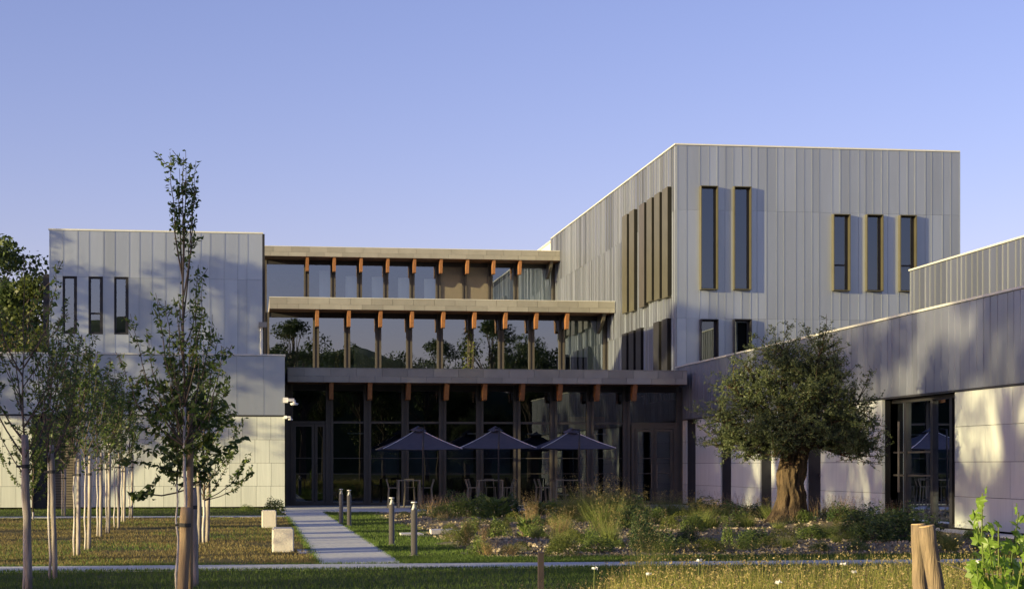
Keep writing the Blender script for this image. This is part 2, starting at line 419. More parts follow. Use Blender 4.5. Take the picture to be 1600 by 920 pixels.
# shell: ring of walls with openings left free behind the windows
MB().box(bx0, bx1, YB+.3, YB+6.3, 0, bzt-.12).build('wall', M['core'], blk)
clad_x(blk, bx0, bx1, YB, [(5.8, zB(435)), (zB(435), bzt-.06)], M['zinc'], rng, wins, .36, .62, rib=.012)
box('coping', bx0-.03, bx1+.03, YB-.075, YB+6.35, bzt-.06, bzt, M['coping'], blk)
box('corner_trim', bx1+.002, bx1+.09, YB-.03, YB+6.3, 5.8, bzt-.062, M['darkframe'], blk)
for k, w in enumerate(wins):
    window_box(blk, *w, YB, .05, M['darkframe'], rng, mullion=(wz0+.82 if k == 1 else None), gl='glass_up', depth=.25)
box('side_window_fin', bx0-.28, bx0-.001, YB+.4, YB+1.6, wz0-.3, wz1+.1, M['darkframe'], blk)
# downpipe with its hopper at the block's corner
dp = MB().tube([(pxY(408.5,YB-.3),YB-.3,5.9),(pxY(408.5,YB-.3),YB-.3,7.15)], .06, 10).build('downpipe', M['coping'], blk)
MB().box(pxY(404,YB-.3), pxY(417,YB-.3), YB-.5, YB-.1, 7.12, 7.32).build('hopper', M['fascia'], dp)

# ---- lower left block: stone tiles under a metal band
YL = 70.0
lx0, lx1, lzt = -16.0, pxY(445,YL), 5.95
low = empty('stone_clad_wing', (-7, YL+4, 0), 'low wing with pale stone tiles under a plain zinc band beside the path', 'building')
ox0, ox1 = pxY(50,YL), pxY(115,YL)
MB().box(lx0, ox0-.05, YL+.08, YL+14, 0, lzt-.1).box(ox1+.05, lx1-.01, YL+.08, YL+14, 0, lzt-.1).box(ox0-.05, ox1+.05, YL+.7, YL+14, 0, lzt-.1).box(ox0-.05, ox1+.05, YL+.08, YL+.7, 3.5, lzt-.101).build('wall', M['core'], low)
box('coping', lx0, lx1+.03, YL-.09, YL+14, lzt-.06, lzt, M['coping'], low)
clad_x(low, lx0, lx1, YL, [(3.60, lzt-.065)], M['zinc'], rng, (), .75, 1.05, rib=.006)
box('drip_edge', lx0, lx1, YL-.05, YL+.05, 3.545, 3.598, M['darkframe'], low)
zr = [.06, .86, 1.75, 2.65, 3.54]
for r in range(4):
    wt = .62 if r % 2 else .56
    c = cuts(lx0, lx1, .5, .58, rng, [ox0, ox1]) if r % 2 else cuts(lx0+.0, lx1, .52, .6, rng, [ox0, ox1])
    for a, b in zip(c[:-1], c[1:]):
        if ox0-.01 < (a+b)/2 < ox1+.01: continue
        box('stone_tile', a+.005, b-.005, YL-.03+rng.uniform(-.003,.003), YL+.03, zr[r]+.005, zr[r+1]-.005, M['stone'], low)
xd = pxY(71,YL)
box('dark_panel', ox0, xd, YL+.3, YL+.36, 0, 3.5, M['darkframe'], low)
ld = box('louvre_door', xd, ox1, YL+.45, YL+.5, 0, 3.5, M['frame'], low)
for k in range(34): box('slat', xd+.03, ox1-.03, YL+.40, YL+.449, .08+k*.1, .14+k*.1, M['brownpanel'], ld)
box('door_sign', xd+.55, xd+.72, YL+.385, YL+.399, 1.55, 1.85, M['darkframe'], ld)

# ---- cameras on the corner
def sec_camera(x, z, s, label):
    c = empty('security_camera', (x, YL-.1, z), label, 'camera')
    MB().box(x-.16*s, x+.02*s, YL-.12, YL-.03, z-.1*s, z+.1*s).build('wall_bracket', M['white'], c)
    MB().box(x+.02*s, x+.26*s, YL-.28, YL-.1, z-.05*s, z+.06*s).build('housing', M['white'], c)
    MB().tube([(x+.26*s,YL-.2,z-.0),(x+.26*s,YL-.2,z-.1*s),(x+.26*s,YL-.2,z-.13*s),(x+.26*s,YL-.2,z-.2*s)], [.05*s,.06*s,.17*s,.13*s], 14).build('dome', M['white'], c, True)
sec_camera(lx1+.1, 4.18, 1.0, 'white dome security camera on the stone wing corner, the larger upper one')
sec_camera(lx1+.06, 3.52, .6, 'small white security camera below the dome camera on the corner')

# ------------------------------------------------------------------ central glazed building: three stepped tiers
GX = [3.12 + 1.555*i for i in range(9)]
cen = empty('glazed_building', (9.5, 95, 0), 'three-tier glazed building with stepped zinc canopies and orange timber brackets', 'building')
XR = 17.96
tiers = [  # canopy front Y, glazing Y, roof top z, x start, x end, floor z, glass
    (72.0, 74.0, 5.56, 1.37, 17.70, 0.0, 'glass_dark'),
    (88.0, 90.0, 9.86, .80, 17.93, 5.2, 'glass'),
    (104.0, 106.0, 14.28, .62, 17.93, 9.5, 'glass_up'),
]
rng = random.Random(5)
for ti, (yf, yg, zt, xa, xe, zf, gm) in enumerate(tiers):
    zb = zt - .58; yback = yg + 14 if ti < 2 else yg + 10
    gx0 = .5 if ti else 1.32
    # canopy slab with its capping
    can = box('canopy', xa, xe, yf+.03, yback+4, zb+.04, zt-.03, M['roof'], cen)
    box('capping', xa-.01, xe+.01, yf-.03, yf+.25, zt-.028, zt, M['coping' if ti else 'fascia'], can)
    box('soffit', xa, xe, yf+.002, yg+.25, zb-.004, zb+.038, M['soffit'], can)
    zs = zt-.03-.31
    for cz0, cz1, sh in ((zs, zt-.03, 0.), (zb, zs, .42)):
        x = xa - rng.uniform(.1,.5) - sh
        while x < xe:
            a, b = max(x, xa), min(x+1.03, xe)
            if b-a > .05: box('fascia_tile', a+.006, b-.006, yf-.012-rng.uniform(0,.005), yf+.03, cz0+.003, cz1-.003, M['fascia'], can)
            x += 1.03
    # timber brackets
    for gx in GX:
        dr = .80 if ti else .66
        prof = [(yf+.10, zb-.005), (yf+.34, zb-dr), (yf+.62, zb-dr-.03), (yf+.72, zb-.45), (yf+.72, zb-.005)]
        br = MB().prism(prof, 'x', gx-.085, gx+.085).build('timber_bracket', M['wood'], cen)
        MB().prism([(yf+.60, zb-.006), (yf+.60, zb-dr+.10), (yg-.1, zb-dr+.02), (yg-.1, zb-.006)], 'x', gx-.05, gx+.05).build('shaded_arm', M['darkframe'], br)  # rear of the timber bracket, its shade put into a dark colour
    # end bracket against the tall block
    if ti: MB().prism([(yf+.3, zb-.006), (yf+.5, zb-.35), (yg-.25, zb-.9), (yg-.1, zb-.9), (yg-.1, zb-.006)], 'x', xe-.55, xe-.40).build('end_bracket', M['frame'], cen)
    # mullions: two flanges and a recessed web
    ends = [gx0+.16, XR-.10]
    for gx in GX + ends:
        mb = MB().box(gx-.15, gx-.055, yg-.12, yg+.06, zf, zb-.006).box(gx+.055, gx+.15, yg-.12, yg+.06, zf, zb-.006).box(gx-.055, gx+.055, yg-.06, yg+.05, zf, zb-.007)
        mb.build('mullion', M['frame'], cen)
    # panes
    edges = sorted(GX + ends)
    box('head_frame', gx0, XR, yg-.085, yg+.04, zb-.26, zb-.008, M['darkframe'], cen)
    box('sill_frame', gx0, XR, yg-.08, yg+.04, zf+.0, zf+.12, M['frame'], cen)
    for k, (a, b) in enumerate(zip(edges[:-1], edges[1:])):
        if ti == 2 and k in (6, 7):
            box('infill_panel', a+.15, b-.15, yg-.02, yg+.02, zf+.12, zb-.26, M['brownpanel'], cen); continue
        if ti == 0 and k in (0,):
            zlo = 3.50
        else: zlo = zf+.12
        mesh_obj('glass_pane', [(a+.15,yg,zlo),(b-.15,yg,zlo),(b-.15,yg,zb-.26),(a+.15,yg,zb-.26)], [(0,1,2,3)], M[gm], cen)
        if ti == 0:
            box('transom', a+.15, b-.15, yg-.07, yg+.04, 3.38, 3.47, M['frame'], cen)
            if k: 
                box('rail', a+.15, b-.15, yg-.02, yg+.02, 1.94, 1.97, M['frame'], cen)
                box('rail', a+.15, b-.15, yg-.02, yg+.02, 1.30, 1.325, M['frame'], cen)
    # room behind
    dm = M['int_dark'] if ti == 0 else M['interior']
    room = MB().box(gx0, XR+.05, yg+7.5, yg+7.7, zf, zb+.1).box(gx0, XR+.05, yg+.25, yg+7.5, zf-.2, zf-.01).box(gx0-.25, gx0-.02, yg+.0, yg+7.6, zf, zb-.01).box(gx0-.25, gx0-.02, yg+.3, yg+7.6, zb-.01, zb+.15)
    if ti == 0: room.box(gx0, XR, yg+.26, yg+7.5, zb-.02, zb+.02)
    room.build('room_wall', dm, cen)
    # blinds and lit things inside
    if ti == 2:
        for k, (a, b) in enumerate(zip(edges[:-1], edges[1:])):
            if k in (1,2,3,4,5):
                w = (b-a)*.42; h = [0,3.55,3.25,3.22,3.2,3.15][k]
                box('blind', b-.15-w, b-.12, yg+.30, yg+.33, zf+.1, zf+.1+h, M['blind'], cen)
        MB().prism([(edges[8]+.15, zf+.1),(edges[9]+.0, zf+.1),(edges[9]+.0, zb-.4),(edges[8]+.15, zb-1.5)], 'y', yg+.30, yg+.33).build('blind', M['blind'], cen)
        box('blind', edges[9]+.05, XR-.15, yg+.30, yg+.33, zf+.1, zb-.3, M['blind'], cen)
    if ti == 1:
        MB().prism([(edges[0]+.1, zb-.95),(edges[1]-.2, zb-1.15),(edges[1]-.2, zb-1.42),(edges[0]+.1, zb-1.40)], 'y', yg+.9, yg+1.2).build('timber_beam', M['wood'], cen)
        box('timber_post', edges[1]+1.0, edges[1]+1.22, yg+1.2, yg+1.4, zf, zf+2.7, M['wood'], cen)
        MB().prism([(5.07, zf+.6),(5.07, zf+2.5),(9.4, zf+1.5),(9.4, zf+.6)], 'y', yg+1.0, yg+1.1).build('cream_partition', M['int_cream'], cen)
        box('blind', edges[9]+.3, XR-.2, yg+.4, yg+.43, zf+.2, zb-.3, M['blind'], cen)
        box('desk', edges[9]+.3, edges[9]+1.4, yg+.36, yg+.39, zf+.9, zf+2.0, M['int_dark'], cen)
    if ti == 0:
        for k in (2,3,4,5): box('grey_screen', edges[k]+.2, edges[k+1]-.2, yg+.5, yg+.53, 1.25, 2.35, M['screen'], cen)
        for k in range(5): box('hanging_lamp', 4+k*2.6, 4.9+k*2.6, yg+3.0, yg+3.1, 3.0, 3.06, M['white'], cen)
        for (xa_, xb_) in ((889,919.5),(923,945)):
            for kk in range(2): box('timber_slat', pxY(xa_,74.8), pxY(xb_,74.8), 74.78, 74.85, 3.22+kk*.28, 3.42+kk*.30, M['wood'], cen)
# ground floor doors
def door_leaf(root, a, b, y, z0, z1, handle, mat):
    t = .11
    d = MB().box(a, a+t, y-.05, y+.03, z0, z1).box(b-t, b, y-.05, y+.03, z0, z1).box(a+t, b-t, y-.05, y+.03, z1-t, z1).box(a+t, b-t, y-.05, y+.03, z0, z0+.16).build('door', mat, root)
    mesh_obj('glass_pane', [(a+t,y,z0+.16),(b-t,y,z0+.16),(b-t,y,z1-t),(a+t,y,z1-t)], [(0,1,2,3)], M['glass_dark'], d)
    for zz in (1.94, 1.30): box('rail', a+t, b-t, y-.02, y+.02, zz, zz+.035, mat, d)
    MB().tube([(handle,y-.12,.7),(handle,y-.12,1.7)], .018, 8).bar((handle,y-.12,.8),(handle,y-.04,.8),.02).bar((handle,y-.12,1.6),(handle,y-.04,1.6),.02).build('handle', M['steel'], d)
    return d
e0, e1 = sorted(GX+[1.48])[0:2]
door_leaf(cen, e0+.16, e0+1.02, 74.0, .02, 3.36, e0+.92, M['frame'])
door_leaf(cen, e0+1.04, e1-.16, 74.0, .02, 3.36, e0+1.12, M['frame'])
e8 = GX[8]
fd = MB().box(e8+.2, e8+.34, 73.86, 73.98, 0, 3.37).box(e8+2.0, e8+2.2, 73.86, 73.98, 0, 3.37).box(e8+.34, e8+2.0, 73.87, 73.98, 3.2, 3.37).build('door_frame', M['frame'], cen)
door_leaf(cen, e8+.36, e8+1.16, 73.9, .02, 3.18, e8+1.05, M['frame'])
door_leaf(cen, e8+1.18, e8+1.98, 73.9, .02, 3.18, e8+1.28, M['frame'])

# ------------------------------------------------------------------ tall metal block
YT, XT0, XT1, ZT = 75.1, 18.0, 30.7, 15.45
rng = random.Random(21)
zT = lambda y, d=77.6: (HOR-y)/FPX*d + CAM_H
tall = empty('tall_metal_block', (24.4, 90, 0), 'tall pale zinc-clad block with standing seams and projecting slot windows', 'building')
MB().box(XT0+.5, XT1-.02, YT+.5, 107.4, 0, ZT-.12).build('wall', M['core'], tall)
fw = []
for (a,b,ya,yb,mu) in ((1094.5,1121.5,291.5,453,None),(1146.5,1173.5,292.5,453.5,None),(1094.5,1122,499,572,None),(1146.5,1174,499,572,None),
                    (1301.5,1328,335.5,455,414),(1353.5,1379.5,336,455.5,None),(1405.5,1431.5,337,456,415)):
    d = YT/(CA-((a-800)/FPX)*SA)
    fw.append((pxY(a,YT-.2), pxY(b,YT-.2), (HOR-yb)/FPX*d+CAM_H, (HOR-ya)/FPX*d+CAM_H, mu and (HOR-mu)/FPX*d+CAM_H))
clad_x(tall, XT0, XT1, YT, [(4.5, 7.97),(7.97,12.62),(12.62,ZT-.06)], M['zinc'], rng, [w[:4] for w in fw], .28, .56, rib=.015)
for k, w in enumerate(fw):
    low_w = k in (2,3)
    window_box(tall, *w[:4], YT, .30, M['darkframe'] if low_w else M['gold'], rng, mullion=w[4], gl='glass_slot', depth=.3)
    box('window_blind', w[0]+.1, w[1]-.1, YT+.42, YT+.44, w[2], w[3], M['int_dark'], tall)
box('coping', XT0-.1, XT1+.02, YT-.09, 107.4, ZT-.06, ZT, M['coping'], tall)
box('corner_trim', XT1-.0, XT1+.04, YT-.05, 107.4, 0, ZT-.062, M['zinc'], tall)
# left face: windows first
def y_of(x): return pxX(x, XT0-.25)
lw = []   # (Y far, Y near, z0, z1, fins)
for (xa, xb, z0, z1, dark) in ((968.5,990.5,9.05,13.66,0),(995,1043,9.05,13.66,0),(968,1001,4.9,7.97,1),(1016.5,1042.5,4.9,7.97,1)):
    lw.append((y_of(xb), y_of(xa), z0, z1, dark))
must = [w[0] for w in lw] + [w[1] for w in lw]
base = cuts(YT, 107.4, .26, .58, rng, must)
pan = MB()
for (z0, z1) in ((4.5, 7.97),(7.97,12.62),(12.62,ZT-.06)):
    for a, b in zip(base[:-1], base[1:]):
        ops = [(w[2], w[3]) for w in lw if w[0] <= (a+b)/2 <= w[1]]
        for s0, s1 in z_free(z0, z1, ops):
            seam_panel('p', 'y', a, b, XT0, s0, s1, M['zinc'], None, rib=.045, rw=.035, off=rng.uniform(-.012,.012), collect=pan)
sp = pan.build('side_cladding', M['zinc_side_dimmed'], tall); sp['kind'] = 'stuff'
for (yn, yf_, z0, z1, dark) in lw:
    mt = M['darkframe'] if dark else M['gold']
    w = MB().box(XT0-.05, XT0+.3, yn, yn+.05, z0, z1).box(XT0-.05, XT0+.3, yf_-.05, yf_, z0, z1).box(XT0-.05, XT0+.3, yn+.05, yf_-.05, z1-.05, z1-.001).box(XT0-.05, XT0+.3, yn+.05, yf_-.05, z0, z0+.05).build('side_window', mt, tall)
    mesh_obj('glass_pane', [(XT0+.15,yn,z0),(XT0+.15,yf_,z0),(XT0+.15,yf_,z1),(XT0+.15,yn,z1)], [(0,1,2,3)], M['glass_up'], w)
    n = max(2, int(round((yf_-yn)/1.75))); pt = (yf_-yn)/n
    MB().box(XT0-.035, XT0+.14, yn+.05, yf_-.05, z0+.05, z1-.05).build('dark_recess', M['core'], w)
    for k in range(n):       # projecting surrounds: lit outer cheek, dark end towards the garden
        y = yn + k*pt + .06; ln = min(pt*.68, 1.25); jit = .06*((k*7) % 3)
        fm = M['frame'] if (k == n-1 and n > 3) else mt
        fin = box('fin', XT0-.235, XT0-.036, y+.012, y+ln, z0-.1+jit, z1+.06, fm, w)
        box('fin_end', XT0-.225, XT0-.045, y-.010, y+.0115, z0-.08+jit, z1+.04, M['core'], w)
# cream volume behind
wv = empty('white_roof_volume', (22, 111, 0), 'cream rendered volume just showing behind the tall metal block roof', 'building')
MB().box(18.05, 28, 107.6, 115, 0, 15.3).build('wall', M['whitewall'], wv)
box('coping', 17.98, 28, 107.55, 115.05, 15.3, 15.4, M['coping'], wv)

# ------------------------------------------------------------------ right wing
XW, ZW, ZBAND = 18.0, 5.88, 3.55
rng = random.Random(31)
wing = empty('long_wing', (24, 52, 0), 'long low wing with dark grey zinc band over pale stone panels behind the olive tree', 'building')
YW0, YW1 = 33.0, 75.0
# stone columns and slots (image columns of their edges)
stone_px = [(1055.5,1073.5),(1088,1127.5),(1143.5,1188.7),(1206.5,1262),(1283.5,1380),(1493.5,1700)]
ys = [(pxX(b), pxX(a)) for a, b in stone_px]
core = MB().box(XW+.9, 34, YW0, YW1, 0, ZW-.1)
core.box(XW+.06, XW+.9, YW0, YW1, ZBAND+.02, ZW-.102)
for a, b in ys: core.box(XW+.06, XW+.9, max(a,YW0), min(b,YW1), 0, ZBAND)
core.build('wall', M['core'], wing)
c = cuts(YW0, YW1, .34, .62, rng)
for a, b in zip(c[:-1], c[1:]):
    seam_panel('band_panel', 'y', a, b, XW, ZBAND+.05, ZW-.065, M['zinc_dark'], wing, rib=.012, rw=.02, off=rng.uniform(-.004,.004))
box('coping', XW-.09, XW+.4, YW0, YW1, ZW-.06, ZW, M['coping'], wing)
box('roof', XW+.402, 34, YW0, YW1, ZW-.1, ZW-.04, M['roof'], wing)
box('drip_edge', XW-.05, XW+.1, YW0, YW1, ZBAND, ZBAND+.048, M['darkframe'], wing)
zr = [.05, .855, 1.745, 2.65, ZBAND-.005]
for a, b in ys:
    a = max(a, YW0)
    for r in range(4):
        cc = cuts(a, b, 1.4, 2.6, rng) if b-a > 3 else [a, b]
        for p, q in zip(cc[:-1], cc[1:]):
            box('stone_panel', XW-.03+rng.uniform(-.003,.003), XW+.055, p+.006, q-.006, zr[r]+.006, zr[r+1]-.006, M['stone'], wing)
slots = sorted([(ys[k+1][1], ys[k][0]) for k in range(5)])
for k, (a, b) in enumerate(slots):
    if b-a > 4: continue
    w = MB().box(XW+.02, XW+.55, a, a+.06, 0, ZBAND).box(XW+.02, XW+.55, b-.06, b, 0, ZBAND).box(XW+.3, XW+.5, a+.06, a+.06+(b-a)*.35, 0, ZBAND).build('slot_window', M['darkframe'], wing)
    mesh_obj('glass_pane', [(XW+.4,a+.06,0),(XW+.4,b-.06,0),(XW+.4,b-.06,ZBAND),(XW+.4,a+.06,ZBAND)], [(0,1,2,3)], M['glass_dark'], w)
    box('rail', XW+.36, XW+.44, a+.07+(b-a)*.35, b-.06, 1.3, 1.36, M['frame'], w)
# glazed entrance of the wing
da, db = [s for s in slots if s[1]-s[0] > 4][0]
pY = lambda x: pxX(x, XW+.35)
df = MB()
for x in (1396, 1419, 1461, 1491): df.box(XW+.25, XW+.40, pY(x)-.09, pY(x)+.09, .02, ZBAND-.1)
df.box(XW+.26, XW+.40, da, pY(1396), ZBAND-.12, ZBAND-.001).box(XW+.26, XW+.40, da, pY(1396), 0, .1)
fr = df.build('entrance_frame', M['darkframe'], wing)
box('dark_panel', XW+.22, XW+.34, pY(1396)+.09, db, 0, ZBAND, M['darkframe'], wing)
for (x0, x1) in ((1396,1419),(1419,1461),(1461,1491)):
    a, b = pY(x1)+.09, pY(x0)-.09
    mesh_obj('glass_pane', [(XW+.33,a,.1),(XW+.33,b,.1),(XW+.33,b,ZBAND-.12),(XW+.33,a,ZBAND-.12)], [(0,1,2,3)], M['glass'], fr)
    for zz in (1.35, 2.0):
        if x0 < 1461: box('rail', XW+.30, XW+.36, a, b, zz, zz+.05, M['frame'], fr)
MB().tube([(XW+.18,pY(1413),.9),(XW+.18,pY(1413),2.9)], .03, 8).build('handle', M['steel'], fr)
# upper set-back volume
XU, ZU0, ZU = 24.0, 5.84, 8.86
up = empty('setback_volume', (29, 48, 5.8), 'zinc-clad upper volume set back on the roof of the long wing', 'building')
yu1 = pxX(1424, XU)
MB().box(XU+.06, 34, YW0, yu1-.05, ZU0, ZU-.1).build('wall', M['core'], up)
c = cuts(YW0, yu1, .34, .62, rng)
for a, b in zip(c[:-1], c[1:]):
    seam_panel('cladding_panel', 'y', a, b, XU, ZU0, ZU-.065, M['zinc_set_dimmed'], up, rib=.03, rw=.03, off=rng.uniform(-.006,.006))
box('coping', XU-.1, 34, YW0, yu1+.03, ZU-.06, ZU, M['coping'], up)

# ------------------------------------------------------------------ planting bed, slabs, blocks
rng = random.Random(41); nrg = np.random.default_rng(7)
BX0, BX1, BY0, BY1 = 4.0, 16.5, 31.9, 62.5
OLV = gnd(1233, 829)
def bed_z(x, y):
    """gentle uneven mound that rises round the olive"""
    e = np.minimum(np.minimum(x-BX0, BX1-x), np.minimum(y-BY0, BY1-y)); e = np.clip(e/1.2, 0, 1)
    m = .05 + .05*np.sin(x*1.1+.4*y) + .04*np.sin(y*.8-x*.5) + .16*np.exp(-((x-OLV.x)**2/14 + (y-OLV.y)**2/50))
    return .006 + e*m
nx, ny = 56, 110
gx, gy = np.meshgrid(np.linspace(BX0,BX1,nx), np.linspace(BY0,BY1,ny))
wob = .16*np.sin(gy*1.3)+.10*np.sin(gy*3.1+1)
gxw = gx + wob*np.clip(1-(gx-BX0)/2.5, 0, 1)
gz = bed_z(gx, gy)
V = np.stack([gxw.ravel(), gy.ravel(), gz.ravel()], 1)
idx = np.arange(nx*ny).reshape(ny,nx)
F = np.stack([idx[:-1,:-1].ravel(), idx[:-1,1:].ravel(), idx[1:,1:].ravel(), idx[1:,:-1].ravel()], 1)
bed = fast_obj('planting_bed', V, F, M['mulch']); bed['kind'] = 'structure'
bed.data.polygons.foreach_set('use_smooth', [True]*len(bed.data.polygons))
def bz(x, y): return float(bed_z(np.array(x), np.array(y))) if BX0 < x < BX1 and BY0 < y < BY1 else 0.0

def quads(C, A, B, fold=None):
    """diamond leaves: centre C, half-length vector A, half-width vector B"""
    n = len(C); V = np.empty((n,4,3)); V[:,0] = C-A; V[:,1] = C+B-A*.15; V[:,2] = C+A; V[:,3] = C-B-A*.15
    if fold is not None: V[:,1] += fold; V[:,3] += fold
    return V.reshape(-1,3), np.arange(n*4).reshape(n,4)
def rnd_unit(n, g=nrg):
    v = g.normal(size=(n,3)); return v/np.linalg.norm(v, axis=1, keepdims=True)
def leaves(C, size, g=nrg, up=0.0, wr=.42, D=None):
    """leaf faces of random heading at points C; D bends headings towards a direction"""
    n = len(C); a = rnd_unit(n, g)
    if D is not None: a = a*.7 + D; a /= np.linalg.norm(a, axis=1, keepdims=True)
    a[:,2] += up; a /= np.linalg.norm(a, axis=1, keepdims=True)
    b = np.cross(a, rnd_unit(n, g)); b /= np.linalg.norm(b, axis=1, keepdims=True)
    s = size*g.uniform(.65,1.25,(n,1)); f = np.cross(a,b)*s*.12
    return quads(C, a*s/2, b*s*wr/2, f)
def blades(P, h, w, lean, g=nrg):
    """one-triangle grass blades from base points P"""
    n = len(P); an = g.uniform(0, 2*np.pi, n); side = np.stack([np.cos(an), np.sin(an), np.zeros(n)], 1)
    hh = h*g.uniform(.5,1.3,(n,1)); tip = P + rnd_unit(n,g)*np.array([1,1,.0])*hh*lean + np.array([0,0,1])*hh
    V = np.empty((n,3,3)); V[:,0] = P-side*w/2; V[:,1] = P+side*w/2; V[:,2] = tip
    return V.reshape(-1,3), np.arange(n*3).reshape(n,3)

# wood chips and small stones lying on the bed
n = 16000
P = np.stack([nrg.uniform(BX0+.1,BX1-.1,n), BY0 + (BY1-BY0)*nrg.uniform(0,1,n)**1.6, np.zeros(n)], 1)
P[:,2] = bed_z(P[:,0], P[:,1]) + .012
V, F = leaves(P, .085, wr=.6)
V[:,2] = np.maximum(V[:,2], np.repeat(P[:,2],4)-.01)
o = fast_obj('mulch_chips', V, F, M['chip'], kind='stuff'); tag(o, 'pale wood chips and pebbles scattered over the planting bed', 'mulch')

def slab_thing(x0, x1, y0, y1, label):
    o = MB().prism([(x0,y0),(x1,y0+.03),(x1-.02,y1),(x0+.03,y1-.02)], 'z', .0, .05 if x0 < 4 else .13).build('stepping_slab', M['slab'])
    tag(o, label, 'slab')
slab_thing(3.45, 3.98, 42.0, 42.9, 'pale stepping slab in the lawn edge beside the bollards')
slab_thing(4.18, 4.80, 42.1, 43.0, 'pale stepping slab lying in the planting bed gravel')
def seat_block(p, w, dp, h, label):
    o = MB().prism([(-w/2+.02,-dp/2),(w/2-.02,-dp/2),(w/2,-dp/2+.02),(w/2,dp/2),(-w/2,dp/2),(-w/2,-dp/2+.02)], 'z', 0, h-.02)
    o.prism([(-w/2+.04,-dp/2+.02),(w/2-.04,-dp/2+.02),(w/2-.02,dp/2-.02),(-w/2+.02,dp/2-.02)], 'z', h-.02, h)
    b = mesh_obj('stone_block', o.v, o.f, M['block'], origin=(0,0,0)); b.location = (p.x, p.y+dp/2, 0); tag(b, label, 'block')
seat_block(gnd(442.5,862), .41, .9, .45, 'pale stone seat block right beside the path')
seat_block(gnd(420.5,824), .39, .6, .46, 'smaller-looking pale stone seat block close to the building wing')
sheet('seat_paving', rect(.85,1.115,33.9,35.4), .010, M['slab'], .03)

# ------------------------------------------------------------------ bollard lights
def bollard(x, y, label):
    p = gnd(x, y); h = .99
    b = empty('bollard_light', p, label, 'bollard', 'bollard lights along the path')
    c = lambda z: (p.x, p.y, z)
    MB().tube([c(0),c(.02),c(.021),c(h-.15)], [.085,.085,.058,.058], 16).build('post', M['steel'], b, True)
    MB().tube([c(h-.15),c(h-.02)], .055, 16, cap=False).build('lens', M['lens'], b, True)
    MB().tube([c(h-.149),c(h-.03)], [.05,.012], 14).build('reflector', M['white'], b, True)
    MB().tube([c(h-.02),c(h)], [.058,.055], 16).build('cap', M['white'], b, True)
bollard(647, 868, 'round bronze bollard light with glass top in the lawn, last before the cross path')
bollard(612, 851, 'round bronze bollard light standing second from the cross path')
bollard(545.5, 822, 'bollard light in the lawn by the entrance door, sunlit one')
bollard(533, 818, 'bollard light by the entrance door, shaded and closest to the terrace')

# ------------------------------------------------------------------ parasols, tables, stools
def parasol(px, half, rz, label, ys=69.6):
    x = pxY(px, ys); r = empty('parasol', (x, ys, .018), label, 'parasol', 'parasols on the terrace')
    ze, za = 2.30+.03*math.sin(px), 3.08+.05*math.cos(px*.7)
    ca, sa = math.cos(rz), math.sin(rz)
    def q(u, v, z): return (x+u*ca-v*sa, ys+u*sa+v*ca, z)
    N = 8; V = []; F = []
    cor = [(-half,-half),(half,-half),(half,half),(-half,half)]
    mb = MB()
    for k in range(4):
        a, b = cor[k], cor[(k+1)%4]; grid = []
        for i in range(N+1):
            t = i/N; row = []
            for j in range(N+1):
                s = j/N; u = (a[0]*(1-s)+b[0]*s)*t; v = (a[1]*(1-s)+b[1]*s)*t
                sag = .10*math.sin(math.pi*s)*t + .05*math.sin(math.pi*t)
                row.append(q(u, v, za-(za-ze)*t - sag*(.8 if t < 1 else .35)))
            grid.append(row)
        W = [p for row in grid for p in row]
        mb.add(W, [(i*(N+1)+j, (i+1)*(N+1)+j, (i+1)*(N+1)+j+1, i*(N+1)+j+1) for i in range(N) for j in range(N)])
    mb.build('canopy', M['fabric'], r, True)
    for c in cor[:2]:
        pts = [q(c[0]*t, c[1]*t, za-(za-ze)*t-.05*math.sin(math.pi*t)*.8+.012) for t in (0,.2,.4,.6,.8,1)]
        MB().tube(pts, .014, 5).build('piping', M['piping'], r)
    # crumpled vent cap
    cv = MB(); rr = random.Random(px)
    ring = []
    for k in range(16):
        an = k*math.pi/8; ring.append(q(.34*math.cos(an), .34*math.sin(an), za-.10+rr.uniform(-.03,.05)))
    cv.add(ring+[q(0,0,za+.12)], [(k,(k+1)%16,16) for k in range(16)]); cv.build('vent_cap', M['fabric'], r)
    MB().tube([q(0,-half-.06,.02), q(0,-half-.06,2.3), q(.02,-half-.05,za+.02)], .033, 10).build('mast', M['darkframe'], r, True)
    MB().bar(q(.02,-half-.05,za), q(0,0,za+.05), .05).build('arm', M['darkframe'], r)
    MB().box(x-.4, x+.4, ys-half-.46, ys-half+.34, .018, .07).build('base', M['steel'], r)
    return r
parasol(653, 1.52, R(2), 'navy parasol shading the table next to the entrance door')
parasol(774, 1.47, R(-3), 'navy parasol between two others on the terrace')
parasol(893, 1.47, R(1), 'navy parasol in front of the orange timber slats')

